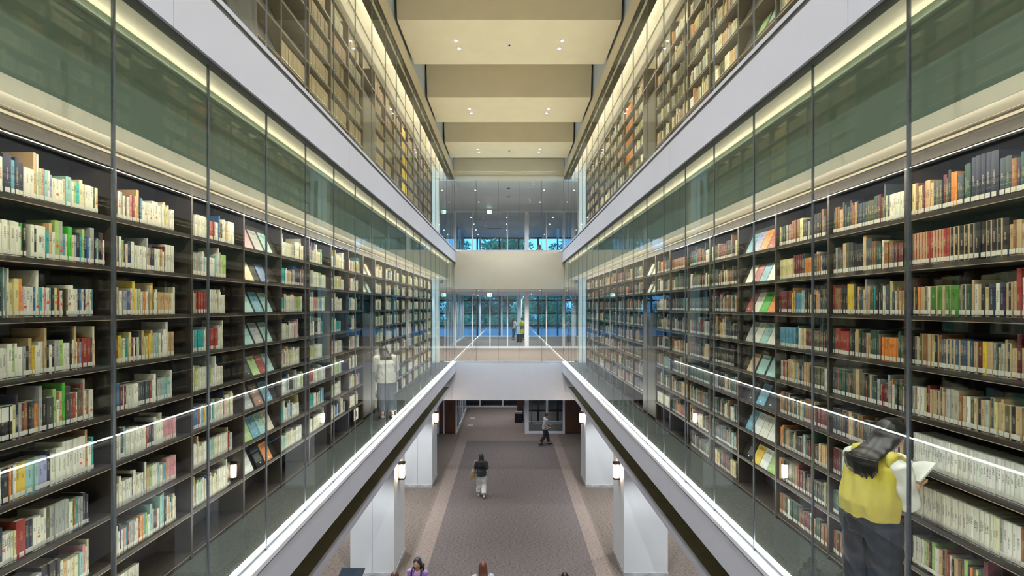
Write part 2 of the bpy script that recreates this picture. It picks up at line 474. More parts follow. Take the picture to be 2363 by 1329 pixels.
    def strip(name, m, xa, xb, y0, y1, z0, z1, label, top=False):
        root = empty(name, (X((xa+xb)/2), (y0+y1)/2, z0))
        hb = MB().box(X(xa-0.006)-root.location.x, X(xb+0.006)-root.location.x, y0-root.location.y, y1-root.location.y, 0.0, (z1-z0)*0.6)
        hb.build('housing', M_STEEL if top else M_BLACK, root)
        db = MB(); nseg = int((y1-y0)/0.9)+1
        for i in range(nseg):
            a = y0+(y1-y0)*i/nseg+0.004; b = y0+(y1-y0)*(i+1)/nseg-0.004
            if top: db.box(X(xa)-root.location.x, X(xb)-root.location.x, a-root.location.y, b-root.location.y, (z1-z0)*0.6, z1-z0)
            else: db.box(X(xa)-root.location.x, X(xb)-root.location.x, a-root.location.y, b-root.location.y, -0.004, 0.0)
        db.build('diffuser', m, root)
        tag(root, label, 'strip light')
    side_w = 'paperback' if s < 0 else 'clothbound'
    washer('strip_light', M_SLOT, ((2.573, E+1.15), (2.573, E+1.098), (2.628, E+1.15)), None, YB+0.1, 19.4, 'cream light trough along the lower gallery ceiling above the %s shelves' % side_w)
    strip('strip_light', M_LED, 2.345, 2.388, YB+0.1, DEND-0.05, Z2+0.012, Z2+0.05, 'bright white light strip along the glass foot of the %s gallery' % side_w, True)
    washer('strip_light', M_SLOT3, ((2.40, E+5.43), (2.40, E+5.345), (2.434, E+5.43)), None, YB+0.1, 19.4, 'cream light trough along the upper gallery ceiling over the %s side' % side_w)
    strip('strip_light', M_LED3, 2.345, 2.388, YB+0.1, DEND-0.05, Z3+0.012, Z3+0.05, 'light strip along the upper glass foot above the %s gallery' % side_w, True)
    strip('strip_light', M_COVE, 2.552, 2.5655, YB+0.1, DEND-0.05, E+1.795, E+1.803, 'hidden cove light in the pocket above the %s gallery glass' % side_w, True)

# --- end of the hall: beams, floors and ceilings of the rooms behind
trim(M_WHITE, -2.79, 2.85, DEND, DEND+0.45, E-3.98, Z2-0.02)
struct(B('floor', M_CARPET_L, -8, 8, DEND+0.45, DWIN, Z2-0.35, Z2))
struct(B('floor', M_CARPET_L, -2.4, 2.43, DEND+0.0, DEND+0.45, Z2-0.02, Z2))
struct(B('ceiling', M_WHITE, -8, 8, DEND+0.45, DWIN, E-3.95, E-3.75))
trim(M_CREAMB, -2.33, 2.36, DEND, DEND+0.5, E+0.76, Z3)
struct(B('floor', M_CARPET_L, -8, 8, DEND+0.5, DWIN, Z3-0.3, Z3))
struct(B('ceiling', M_WHITE, -8, 8, DEND+0.5, DWIN, E+0.85, E+1.05))
struct(B('ceiling', M_WHITE, -8, 8, DEND+0.3, DWIN, E+5.46, E+5.7))
ew = struct(B('wall_front', M_BEAM, -2.36, 2.39, DEND, DEND+0.3, E+5.57, E+7.6))
B('cream_band', M_CREAMW, -2.34, 2.37, DEND-0.03, DEND+0.3, E+5.39, E+5.57, ew)
B('bulkhead', M_BEAM, -2.34, 2.37, DEND-0.12, DEND, E+5.76, E+6.3, ew)
for s in (-1, 1):
    struct(B('wall_%s' % ('left' if s < 0 else 'right'), M_CREAM, sx(s, 2.36), sx(s, 2.8), DEND+0.05, DEND+0.3, E+0.85, Z3-0.01))

# ------------------------------------------------------------------ glass walls of the galleries
nw = [0]
def window(label=None):
    nw[0] += 1
    o = empty('window_%d' % nw[0]); struct(o, label)
    return o
MULL = [2.85+0.9*k for k in range(-6, 20)]
def gallery_glass(s, z0, z1, label):
    w = window(label)
    ys = [YB] + [y for y in MULL if y > YB+0.2] + [DEND]
    cache = {}
    for a, b in zip(ys, ys[1:]):
        L = round(b-a, 3)
        if L not in cache:
            cache[L] = (MB().box(-0.006, 0.006, 0.009, L-0.009, 0, z1-z0).mesh('pane', M_GLASS),
                        MB().box(-0.0065, 0.0065, -0.0085, 0.0085, 0, z1-z0).mesh('mullion', M_STEEL))
        link('pane', cache[L][0], w, (sx(s, GX), a, z0))
        link('mullion', cache[L][1], w, (sx(s, GX), a, z0))
gallery_glass(-1, Z2+0.012, E+1.872, 'tall frameless glass wall of the paperback gallery')
gallery_glass(1, Z2+0.012, E+1.872, 'tall frameless glass wall of the clothbound gallery')
gallery_glass(-1, Z3+0.012, E+5.43, 'frameless glass wall of the upper gallery over the paperbacks')
gallery_glass(1, Z3+0.012, E+5.43, 'frameless glass wall of the upper gallery over the clothbound books')

def end_glass(z0, z1, label):
    w = window(label)
    xs = [-2.32, -1.38, -0.435, 0.49, 1.427, 2.35]
    for a, b in zip(xs, xs[1:]):
        B('pane', M_GLASSE, a+0.006, b-0.006, DEND+0.02, DEND+0.032, z0+0.03, z1, w)
    for a in xs:
        B('mullion', M_STEEL, a-0.006, a+0.006, DEND+0.012, DEND+0.04, z0+0.03, z1, w)
    B('bottom_rail', M_FASCIA, -2.33, 2.36, DEND-0.01, DEND+0.06, z0, z0+0.03, w)
end_glass(Z2, E+0.76, 'glass screen across the end of the hall on the lower gallery')
end_glass(Z3, E+5.39, 'glass screen across the end of the hall on the upper gallery')

# --- white framed partition behind (three levels)
def partition(z0, z1, label, xs, thick, door=None, sill=0.11):
    w = window(label)
    for (a, b) in thick:
        B('mullion', M_WHITE, a, b, DWALL-0.05, DWALL+0.08, z0, z1, w)
    for a in xs:
        B('mullion', M_WHITE, a-0.03, a+0.03, DWALL-0.03, DWALL+0.05, z0+sill, z1-0.10, w)
    edges = sorted([x for x in xs] + [p for t in thick for p in t])
    lo, hi = edges[0], edges[-1]
    B('head_rail', M_WHITE, lo, hi, DWALL-0.04, DWALL+0.06, z1-0.10, z1, w)
    B('sill_rail', M_WHITE, lo, hi, DWALL-0.04, DWALL+0.06, z0, z0+sill, w)
    for a, b in zip(edges, edges[1:]):
        if b-a < 0.3: continue
        B('pane', M_GLASSW, a+0.03, b-0.03, DWALL, DWALL+0.012, z0+sill, z1-0.10, w)
partition(Z2, E+0.85, 'white framed glass partition behind the lower gallery end', [-7.2, -6.2, -5.2, -4.1, -2.06, -1.05, -0.06, 2.155, 4.2, 5.2, 6.2, 7.2],
          [(-3.12, -2.98), (0.92, 1.15), (3.08, 3.2)])
partition(Z3, E+5.46, 'white framed glass partition behind the upper gallery end', [-7.2, -6.2, -5.2, -4.1, -2.06, -0.06, 2.155, 4.2, 5.2, 6.2, 7.2],
          [(-3.12, -2.98), (0.92, 1.15), (3.08, 3.2)])
# side screen running back from the partition
for (z0, z1, lb) in ((Z2, E+0.85, 'white mullioned side screen beyond the lower partition'), (Z3, E+5.46, 'white mullioned side screen beyond the upper partition')):
    w = window(lb)
    y = DWALL+0.1
    while y < DWIN-0.5:
        B('mullion', M_WHITE, -3.5, -3.4, y, y+0.09, z0, z1, w)
        B('pane', M_GLASSW, -3.455, -3.445, y+0.09, y+1.3, z0+0.1, z1, w)
        y += 1.3
    B('sill_rail', M_WHITE, -3.5, -3.4, DWALL+0.1, DWIN-0.3, z0, z0+0.1, w)

# --- windows to the garden with black frames
def garden_window(y, z0, z1, xs_black, xs_white, trans, label, x0=-8, x1=8):
    w = window(label)
    for x in xs_black: B('frame_post', M_BLACK, x-0.06, x+0.06, y-0.05, y+0.05, z0, z1, w)
    for x in xs_white: B('frame_post', M_WHITE, x-0.06, x+0.06, y-0.09, y-0.052, z0, z1, w)
    for t in trans: B('frame_rail', M_BLACK, x0, x1, y-0.045, y+0.045, t-0.06, t+0.06, w)
    B('sill', M_WHITE, x0, x1, y-0.12, y+0.05, z0, z0+0.09, w)
    xs = [x0]+sorted(xs_black)+[x1]
    for a, b in zip(xs, xs[1:]): B('pane', M_GLASSW, a+0.06, b-0.06, y-0.006, y+0.006, z0+0.09, z1, w)
garden_window(DWIN, Z2, E+0.85, [-7.6, -5.9, -4.2, -2.45, -0.7, 0.8, 2.33, 3.86, 5.4, 6.9], [-2.23, -0.53], [E+0.5, E-0.52, E-1.47],
              'black framed window to the garden on the lower gallery level')
garden_window(DWIN, Z3, E+5.46, [-7.6, -5.9, -4.2, -2.45, -0.7, 0.8, 2.33, 3.86, 5.4, 6.9], [-2.23, -0.53], [Z3+0.25, E+5.53, Z3+3.0],
              'black framed window to the garden on the upper gallery level')
garden_window(34.8, 0.0, E-3.95, [-7, -5.2, -3.5, -1.9, -0.3, 1.0], [-2.05, -0.42], [0.95], 'dark window strip with white sill at the ground floor back', -8, 1.1)
garden_window(30.1, 0.0, E-3.95, [1.85, 3.06, 4.3, 5.6], [2.4], [1.45, 2.2, 0.75], 'black framed window behind the ground floor glass doors', 1.15, 8)
struct(B('wall_front', mat('area_wall', (0.10, 0.13, 0.18), 0.9), -8, 8, 36.2, 36.4, 0, Z2-0.35))

# --- ground floor end: timber panels, glass doors
w = window('white framed glass doors between the timber panels on the ground floor')
B('frame_post', M_WHITE, 0.92, 1.15, DWALL-0.06, DWALL+0.1, 0, E-3.95, w)
B('frame_post', M_WHITE, 3.08, 3.2, DWALL-0.06, DWALL+0.1, 0, E-3.95, w)
B('frame_post', M_WHITE, 2.125, 2.185, DWALL-0.03, DWALL+0.05, 0.1, E-3.95, w)
B('sill_rail', M_WHITE, 1.15, 3.08, DWALL-0.04, DWALL+0.06, 0, 0.13, w)
B('pane', M_GLASSD, 1.15, 2.125, DWALL, DWALL+0.012, 0.13, E-3.95, w)
B('pane', M_GLASSD, 2.185, 3.08, DWALL, DWALL+0.012, 0.13, E-3.95, w)
hd = MB().tube([(1.3, DWALL-0.08, 0.6), (1.3, DWALL-0.08, 2.4)], [0.02, 0.02]).box(1.2, 1.32, DWALL-0.09, DWALL, 0.6, 0.63)
hd.build('pull_handle', M_STEEL, w)
mk = MB()
for i in range(26):
    x = 1.45+i*0.062
    mk.add([(x, DWALL-0.004, 0.52), (x+0.012, DWALL-0.004, 0.52), (x+0.045, DWALL-0.004, 0.62), (x+0.033, DWALL-0.004, 0.62)], [(0,1,2,3)])
mk.build('glass_marker', M_WHITE, w)
def timber(x0, x1, n, label):
    r = empty('timber_screen', ((x0+x1)/2, DWALL, 0)); tag(r, label, 'wall panel', 'timber panels at the hall end')
    st = (x1-x0)/n
    for i in range(n):
        a = x0+i*st-(x0+x1)/2
        B('board', M_WOODP, a+0.004, a+st-0.004, -0.03, 0.03, 0.0, E-3.95, r)
    B('skirting', mat('dark_skirting', (0.05, 0.02, 0.01), 0.5), -(x1-x0)/2, (x1-x0)/2, -0.04, 0.03, 0, 0.08, r)
timber(-3.95, -3.72, 1, 'narrow brown timber panel beside the white strip at the hall end')
timber(-3.64, -3.02, 2, 'wide brown timber panel beside the open passage at the hall end')
timber(3.2, 4.3, 3, 'brown timber panel beside the glass doors at the hall end')
trim(M_WHITE, -3.72, -3.64, DWALL-0.04, DWALL+0.04, 0, E-3.95)
trim(M_WHITE, -8, -3.95, DWALL-0.03, DWALL+0.03, 0, E-3.95)
trim(M_WHITE, 4.3, 8, DWALL-0.03, DWALL+0.03, 0, E-3.95)
w = window('white framed side screen of the ground floor passage')
for i in range(6):
    y = DWALL+0.05+i*1.2
    B('frame_post', M_WHITE, -3.02, -2.94, y, y+0.08, 0, E-3.95, w)
    B('pane', M_GLASSW, -2.985, -2.975, y+0.08, y+1.2, 0.1, E-3.95, w)
B('sill_rail', M_WHITE, -3.02, -2.94, DWALL, DWALL+7.2, 0, 0.12, w)
# passage side wall on the right, dark timber end, litter bin
trim(M_WHITE, 1.02, 1.1, DWALL+0.1, 30.4, 0, E-3.95)
B_ = MB().box(0.55, 0.95, 30.45, 31.2, 0, E-3.95).build('timber_post', mat('dark_timber', (0.03, 0.013, 0.008), 0.5, noise=0.3))
tag(B_, 'dark timber post standing behind the litter bin', 'post')
bn = empty('litter_bin', (0.62, 30.2, 0.004)); tag(bn, 'black litter bin with grey lid by the dark timber post', 'bin')
MB().prism([(-0.22, -0.2), (0.22, -0.2), (0.24, -0.17), (0.24, 0.2), (-0.24, 0.2), (-0.24, -0.17)], 'z', 0, 0.56).build('body', M_BLACK, bn)
MB().prism([(-0.25, -0.21), (0.25, -0.21), (0.25, 0.21), (-0.25, 0.21)], 'z', 0.56, 0.66).build('lid', mat('grey_lid', (0.25, 0.25, 0.26), 0.5), bn)
# floor guide marks in the passage (white dashes)
for (yy, nm) in ((31.0, 'far'), (29.2, 'near')):
    g = empty('floor_marker', (-2.5, yy, 0.004))
    tag(g, 'white slanted floor marks in the passage, %s row' % ('row beside the windows' if nm == 'far' else 'row beside the timber panel'), 'floor marking', 'passage floor marks')
    for i in range(6):
        MB().add([(i*0.055, 0, 0.001), (i*0.055+0.018, 0, 0.001), (i*0.055+0.06, 0.55, 0.001), (i*0.055+0.042, 0.55, 0.001)], [(0,1,2,3)]).build('dash', M_WHITE, g)

# ------------------------------------------------------------------ columns with wall lamps
def column(s, y, label, joint):
    x0, x1 = sx(s, 3.05), sx(s, 4.22)
    r = empty('column', ((x0+x1)/2, y+0.65, 0)); tag(r, label, 'column', 'white square columns of the ground floor')
    hw = abs(x1-x0)/2
    zt = E-3.57
    if joint:
        B('cladding', M_COLUMN, -hw, -0.012, -0.65, 0.65, 0.0, zt, r)
        B('cladding', M_COLUMN, 0.012, hw, -0.65, 0.65, 0.0, zt, r)
        B('joint', M_FASCIA, -0.012, 0.012, -0.63, 0.63, 0.0, zt, r)
    else:
        B('cladding', M_COLUMN, -hw, hw, -0.65, 0.65, 0.0, zt, r)
    B('base_tile', M_MARBLE, -hw-0.014, hw+0.014, -0.664, 0.664, 0.0, 0.115, r)
    return r
def sconce(s, y, label):
    x = sx(s, 3.05)
    r = empty('wall_lamp', (x, y, E-4.55)); tag(r, label, 'wall lamp', 'wall lamps on the columns')
    d = -s
    br = mat('bronze', (0.05, 0.028, 0.016), 0.35, metal=0.6)
    B('backplate', br, 0, d*0.02, -0.05, 0.05, -0.25, 0.25, r)
    for zz in (0.185, -0.235):
        MB().prism([(0, -0.085), (d*0.15, -0.085), (d*0.17, -0.06), (d*0.17, 0.06), (d*0.15, 0.085), (0, 0.085)], 'z', zz, zz+0.05).build('cap', br, r)
    MB().lathe([(0.062, -0.185), (0.068, -0.1), (0.068, 0.1), (0.062, 0.185)], d*0.09, 0, 0, 12).build('diffuser', M_SCONCE, r, smooth=False)
    for yy in (-0.075, 0.075):
        B('side_bar', br, d*0.152, d*0.164, yy-0.006, yy+0.006, -0.19, 0.19, r)
for s in (-1, 1):
    t = 'split white' if s < 0 else 'plain white'
    j = ' with a vertical joint' if s < 0 else ' without a joint'
    column(s, 12.9, t+' column'+j+', the one before the far column', s < 0)
    column(s, 19.3, t+' column'+j+' nearest the timber panels', s < 0)
    column(s, 6.3, t+' column'+j+', two before the timber panels', s < 0)
    sconce(s, 13.45, 'bronze wall lamp glowing on the %s column before the far one' % t)
    sconce(s, 19.9, 'bronze wall lamp glowing on the %s column nearest the timber panels' % t)

# ------------------------------------------------------------------ ceiling lights
_dl = {}
def downlight(x, y, z, r, lens, label, group, spot=0.0, angle=70, col=(0.97, 0.98, 1.0)):
    key = (r, lens.name)
    if key not in _dl:
        _dl[key] = (MB().lathe([(r*1.0, -0.006), (r*1.18, -0.008), (r*1.22, 0.0), (r*1.0, 0.0)], 0, 0, 0, 20).mesh('ring', M_WHITE),
                    MB().lathe([(r*0.99, -0.0055), (r*0.46, -0.001), (r*0.44, 0.0)], 0, 0, 0, 20).mesh('reflector', M_CHROME),
                    MB().lathe([(r*0.40, -0.0075), (r*0.36, -0.0095), (0.01, -0.010)], 0, 0, 0, 16).mesh('lens', lens))
    o = empty('ceiling_light', (x, y, z)); tag(o, label, 'ceiling light', group)
    for nm, me in zip(('ring', 'reflector', 'lens'), _dl[key]): link(nm, me, o)
    if spot:
        ld = bpy.data.lights.new('ceiling_light_beam', 'SPOT'); ld.energy = spot; ld.spot_size = math.radians(angle); ld.spot_blend = 0.6
        ld.color = col; ld.shadow_soft_size = r*0.5
        lo = bpy.data.objects.new('lamp', ld); COL.objects.link(lo); lo.parent = o; lo.location = (0, 0, -0.03)
    return o
ORD = ['zeroth', 'first', 'second', 'third', 'fourth', 'fifth', 'sixth', 'seventh', 'eighth', 'ninth', 'tenth', 'eleventh', 'twelfth', 'thirteenth', 'fourteenth']
vis = [y for y in BEAMS if y < 18.5]
for bi, y in enumerate(vis):
    nth = ORD[len(vis)-bi]
    for s, sd in ((-1, 'paperback'), (1, 'clothbound')):
        for dy, dx in ((0.78, 1.13), (1.1, 1.13)):
            downlight(sx(s, dx+(0.03 if dy < 1 else 0)), y+dy, E+5.9, 0.062, M_LENS, 'recessed spotlight, %s beam from the end wall, %s side, %s edge' % (nth, sd, 'front' if dy < 1 else 'back'), 'recessed spotlights in the hall ceiling', K_SPOT, 102)
    if bi % 2 == 1:
        o = empty('smoke_detector', (0.02, y+0.95, E+5.9)); tag(o, 'small round detector in the %s ceiling beam from the end wall' % nth, 'detector', 'ceiling detectors')
        MB().lathe([(0.05, 0.0), (0.05, -0.006), (0.03, -0.01)], 0, 0, 0, 16).build('base', M_WHITE, o)
        MB().lathe([(0.022, -0.01), (0.02, -0.028), (0.008, -0.03)], 0, 0, 0, 12).build('sensor', M_BLACK, o)
# fill lights added out of view under the gallery slabs
for s, sd in ((-1, 'paperback'), (1, 'clothbound')):
    for i, y in enumerate((8.2, 10.4, 15.2, 17.4)):
        for d in (4.6, 6.2):
            downlight(sx(s, d), y, E-3.571, 0.075, M_LENSG, 'unseen fill downlight, %s row, %s the columns, under the %s gallery' % (ORD[i+1], 'close behind' if d < 5 else 'far behind', sd), 'unseen fill downlights under the %s gallery' % sd, 110, 110)
    for i, y in enumerate((5.2, 11.6, 18.0)):
        downlight(sx(s, 3.4), y, E-3.571, 0.075, M_LENSG, '%s unseen fill downlight between the columns under the %s gallery' % (ORD[i+1], sd), 'unseen fill downlights between the columns, %s side' % sd, 110, 110)
SIDE3 = lambda x: 'passage screen side' if x < -1 else ('middle' if x < 1 else 'glass door side')
for i, y in enumerate((22.6, 25.2, 29.5, 32.2)):
    for x in (-1.9, 0.0, 2.2):
        downlight(x, y, E-3.951, 0.07, M_LENSG, 'low ceiling downlight, %s row behind the white end beam, %s' % (ORD[i+1], SIDE3(x)), 'downlights behind the white end beam', 60, 110)
# rooms behind, upper and lower gallery level
for i, y in enumerate((22.6, 25.2)):
    for x in (-1.55, 1.65):
        sd = ('%s row from the glass screen, %s side' % (ORD[i+1], 'paperback' if x < 0 else 'clothbound'))
        downlight(x, y, E+5.459, 0.07, M_LENSB, 'upper lobby downlight, '+sd, 'upper lobby downlights', 150, 150, (0.95, 0.97, 1))
        downlight(x, y, E+0.849, 0.07, M_LENSB, 'lower lobby downlight, '+sd, 'lower lobby downlights', 230, 155, (1, 0.94, 0.85))
M_STAR = emat('bright_lens', (0.95, 0.98, 1.0), 60.0, True)
for i, y in enumerate((29.5, 31.9, 34.3, 36.4)):
    for x in (-2.3, -0.1, 2.7):
        downlight(x, y, E+5.459, 0.075, M_STAR, 'bright upper level downlight, %s row behind the white partition, %s' % (ORD[i+1], SIDE3(x)), 'bright upper downlights behind the partition', 45, 130, (0.9, 0.95, 1))
    for x in (-2.3, 1.5):
        downlight(x, y, E+0.849, 0.06, M_LENSB, 'lower level downlight, %s row behind the white partition, %s' % (ORD[i+1], SIDE3(x)), 'lower downlights behind the partition', 110, 150, (0.9, 0.95, 1))
# --- exit signs, air vents
for (z, lb) in ((E+5.28, 'green exit sign hanging in the upper lobby'), (E+0.66, 'green exit sign hanging in the lower lobby')):
    o = empty('exit_sign', (-1.06, 26.9, z)); tag(o, lb, 'exit sign', 'exit signs')
    B('housing', M_WHITE, -0.12, 0.12, -0.02, 0.03, -0.10, 0.10, o)
    B('face', M_EXIT, -0.11, 0.11, -0.026, -0.02, -0.09, 0.09, o)
    mm = MB().box(0.045, 0.09, -0.029, -0.026, -0.07, 0.07).ball((-0.02, -0.028, 0.05), (0.016, 0.002, 0.016), None, 10, 6)
    mm.add([(-0.05, -0.029, -0.06), (-0.03, -0.029, -0.06), (0.0, -0.029, 0.03), (-0.03, -0.029, 0.03)], [(0,1,2,3)])
    mm.add([(0.0, -0.029, -0.06), (0.025, -0.029, -0.05), (0.0, -0.029, 0.0), (-0.02, -0.029, 0.0)], [(0,1,2,3)])
    mm.build('pictogram', M_EXITG, o)
    B('hanger', M_WHITE, -0.01, 0.01, -0.005, 0.005, 0.10, E+5.46-z if z > E+3 else E+0.85-z, o)
o = empty('air_vent', (-1.0, 33.6, E+5.455)); tag(o, 'dark slotted air vent in the upper back ceiling', 'air vent')
B('frame', M_WHITE, -0.55, 0.55, -0.14, 0.14, -0.01, 0.005, o)
for k in range(4): B('slat', M_BLACK, -0.5, 0.5, -0.11+k*0.06, -0.07+k*0.06, -0.016, -0.01, o)
for (y, lb) in ((23.9, 'round sensor in the middle of the upper lobby ceiling'), (22.2, 'round speaker in the middle of the upper lobby ceiling')):
    o = empty('ceiling_sensor', (0.0, y, E+5.46)); tag(o, lb, 'ceiling sensor')
    MB().lathe([(0.13, 0), (0.13, -0.01), (0.09, -0.015)], 0, 0, 0, 18).build('plate', M_WHITE, o)
    MB().lathe([(0.08, -0.015), (0.075, -0.03), (0.02, -0.032)], 0, 0, 0, 18).build('grille', M_GREYM, o)
# round column and glazed stair edge behind the lower partition
o = empty('round_column', (0.83, 36.3, Z2)); tag(o, 'pale round column standing before the lower garden window', 'column')
MB().lathe([(0.2, 0), (0.2, E+0.85-Z2)], 0, 0, 0, 24).build('shaft', M_COLUMN, o, smooth=False)
MB().lathe([(0.215, 0), (0.215, 0.08)], 0, 0, 0, 24).build('collar', M_STEEL, o)
# ------------------------------------------------------------------ bookcases
SD = 0.34                                   # depth of a bookcase
ROWS2 = [0.078+0.3678*k for k in range(9)]  # shelf tops above the lower gallery floor
ROWS3 = [0.075+0.384*k for k in range(7)]
H2, H3 = 3.476, 2.86                        # case heights
def bay_y(k): return Y0+BAY*k
def bay_words(k):
    if k < 2: return '%s bay before the magazine display' % ORD[2-k]
    if k == 2: return 'magazine display bay'
    if k < 7: return '%s bay past the magazine display' % ORD[k-2]
    if k == 7: return 'closed cupboard bay'
    return '%s bay past the cupboard' % ORD[k-7]
GAL = {(2, -1): 'paperback gallery', (2, 1): 'clothbound gallery', (3, -1): 'upper gallery over the paperbacks', (3, 1): 'upper gallery over the clothbound books'}
_bc = {}
def pinned(mb, s, rows):
    for z in rows[1:]:
        for dz in (0.06, 0.10, 0.225, 0.265):
            x = s*0.035; a = 0.0022
            mb.add([(x-a, -0.0152, z+dz-a), (x+a, -0.0152, z+dz-a), (x+a, -0.0152, z+dz+a), (x-a, -0.0152, z+dz+a)], [(0,1,2,3)], 1)
    return mb
def bookcase(level, s, k, display=False, cupboard=False, last=False):
    zb = Z2 if level == 2 else Z3
    rows = ROWS2 if level == 2 else ROWS3
    H = H2 if level == 2 else H3
    key = (level, s)
    if key not in _bc:
        L = BAY-0.0308
        _bc[key] = dict(
            up=pinned(MB().box(-s*0.004, s*SD, -0.015, 0.015, 0, H), s, rows).mesh('upright', [M_UPRIGHT, M_LIP]),
            back=MB().box(s*(SD-0.02), s*SD, 0.015, 0.015+L, 0, H).mesh('back_panel', M_BACKP),
            shelf=MB().box(0, s*(SD-0.02), 0.015, 0.015+L, -0.032, 0).mesh('shelf', M_SHELF),
            lip=MB().box(-s*0.003, s*0.004, 0.015, 0.015+L, -0.035, -0.031).mesh('edge_strip', M_LIP),
            head=MB().box(-s*0.003, s*0.05, 0.015, 0.015+L, H-0.085, H).mesh('header', M_SHELF),
            plinth=MB().box(s*0.012, s*SD, 0.015, 0.015+L, 0, rows[0]-0.032).mesh('plinth', M_SHELF),
            slope=MB().prism([(s*0.035, 0.012), (s*0.165, 0.30), (s*0.178, 0.30), (s*0.05, 0.005)], 'y', 0.02, L+0.01).mesh('slanted_board', M_SHELF),
            door=MB().box(-s*0.006, s*0.012, 0.02, L+0.01, 0.09, (rows[6] if level == 2 else rows[5])-0.06).mesh('door', M_UPRIGHT),
            knob=MB().ball((-s*0.02, L-0.05, 1.1), 0.012, None, 10, 6).mesh('handle', M_STEEL))
    d = _bc[key]
    root = empty('bookcase', (sx(s, SXD), bay_y(k), zb))
    kind = 'dark wood case with slanted magazine boards' if display else ('dark wood case with a tall closed door' if cupboard else 'dark wood bookcase')
    tag(root, '%s, %s, %s' % (kind, bay_words(k), GAL[(level, s)]) if not (display or cupboard) else '%s, %s' % (kind, GAL[(level, s)]), 'bookcase', 'bookcases of the %s' % GAL[(level, s)])
    link('upright', d['up'], root)
    if last: link('upright', d['up'], root, (0, BAY, 0))
    link('back_panel', d['back'], root); link('header', d['head'], root); link('plinth', d['plinth'], root)
    for i, z in enumerate(rows):
        if cupboard and i < len(rows)-2: continue
        sh = link('shelf', d['shelf'], root, (0, 0, z)); link('edge_strip', d['lip'], sh)
        if display and (i > 0 or level == 3): link('slanted_board', d['slope'], root, (0, 0, z))
        if cupboard and i >= len(rows)-2: link('slanted_board', d['slope'], root, (0, 0, z))
    if cupboard:
        dr = link('door', d['door'], root); link('handle', d['knob'], dr)
KS = list(range(-3, 17))
for s in (-1, 1):
    for level in (2, 3):
        for k in KS:
            bookcase(level, s, k, display=(k == 2), cupboard=(k == 7), last=(k == 16))

# ------------------------------------------------------------------ books
PAL = dict(W=(0.66, 0.64, 0.52), w=(0.70, 0.69, 0.62), C=(0.62, 0.56, 0.36), G=(0.05, 0.42, 0.03), V=(0.05, 0.19, 0.02), L=(0.33, 0.48, 0.15),
           T=(0.02, 0.33, 0.32), t=(0.27, 0.47, 0.42), B=(0.02, 0.115, 0.29), i=(0.028, 0.062, 0.105), b=(0.09, 0.29, 0.38), N=(0.018, 0.022, 0.05), K=(0.013, 0.012, 0.013),
           D=(0.045, 0.045, 0.045), R=(0.30, 0.032, 0.022), M=(0.13, 0.02, 0.025), O=(0.66, 0.22, 0.03), Y=(0.62, 0.43, 0.03), y=(0.58, 0.51, 0.24),
           P=(0.55, 0.24, 0.26), U=(0.27, 0.29, 0.45), S=(0.24, 0.10, 0.035), s=(0.52, 0.34, 0.16), E=(0.09, 0.085, 0.04), F=(0.02, 0.065, 0.045),
           g=(0.33, 0.34, 0.31), A=(0.045, 0.065, 0.075), Z=(0.013, 0.012, 0.013), Q=(0.20, 0.105, 0.055), q=(0.19, 0.14, 0.07), X=(0.17, 0.16, 0.11))
CW = dict(W='cream white', w='white', C='cream', G='bright green', V='leaf green', L='light green', T='teal', t='pale teal', B='blue', i='slate blue', b='light blue', N='navy', K='black',
          D='charcoal', R='red', M='maroon', O='orange', Y='yellow', y='pale yellow', P='pink', U='lavender', S='brown', s='tan', E='olive', F='dark green', g='grey', A='slate',
          Z='black and white', H='cream', J='ivory', Q='brown', q='olive brown', X='grey green')
HT = {'1': 0.173, '2': 0.189, '3': 0.212, '4': 0.238, '5': 0.264, '6': 0.298}
TH = dict(a=0.009, b=0.015, c=0.021, d=0.029, e=0.042)
def parse(row, fill, rnd, grow=None):
    """'W3c K2b*4 _2' -> list of (colour, height, thickness); '_n' is a gap"""
    out = []
    for tk in row.split():
        n = 1
        if '*' in tk: tk, n = tk.split('*'); n = int(n)
        for _ in range(n):
            if tk[0] == '_': out.append((None, 0, 0.013*int(tk[1]))); continue
            h = HT[tk[1]]*rnd.uniform(0.985, 1.01) if n == 1 else HT[tk[1]]
            t = TH[tk[2]]*(rnd.uniform(0.85, 1.2) if n == 1 else 1.0)
            if tk[0] == 'H': t = 0.066
            out.append((tk[0], h, t))
    tot = sum(o[2] for o in out); avail = (BAY-0.05)*fill
    sc = avail/tot if tot > 0 else 1
    if sc > 1.2: sc = 1.2
    out = [(c, h, t*sc) for c, h, t in out]
    left = avail-tot*sc
    if grow and left > 0.03: out += [b for b in randrow(rnd, grow, left/(BAY-0.05))]
    return out
def randrow(rnd, pal, fill, series=False):
    out = []; tot = 0; avail = (BAY-0.05)*fill
    ks = list(pal); ws = [pal[k] for k in ks]
    while tot < avail-0.02:
        c = rnd.choices(ks, ws)[0]
        if series or rnd.random() < 0.18:
            n = rnd.randint(3, 9) if not series else 40
            h, t = HT[rnd.choice('2334')], rnd.uniform(0.013, 0.024)
            for _ in range(n):
                if tot+t > avail: break
                out.append((c, h, t)); tot += t
            if series: break
        else:
            t = rnd.choice((0.011, 0.014, 0.018, 0.022, 0.028)); h = HT[rnd.choice('12222333344456')]*rnd.uniform(0.97, 1.03)
            if tot+t > avail: break
            out.append((c, h, t)); tot += t
    return out
PL = dict(W=50, C=9, w=8, t=4, L=4, s=4, N=4, K=4, R=3, Y=2, B=3, g=4, M=2, b=2, y=4, T=2, P=2)
PR = dict(A=16, K=12, F=11, E=11, S=10, M=8, s=8, y=5, W=7, R=3, O=2, g=5, N=7, b=2, t=1, C=3)
PR3 = dict(s=12, y=12, E=12, A=10, W=14, g=10, S=6, O=2, X=16, C=10, b=1, F=4)
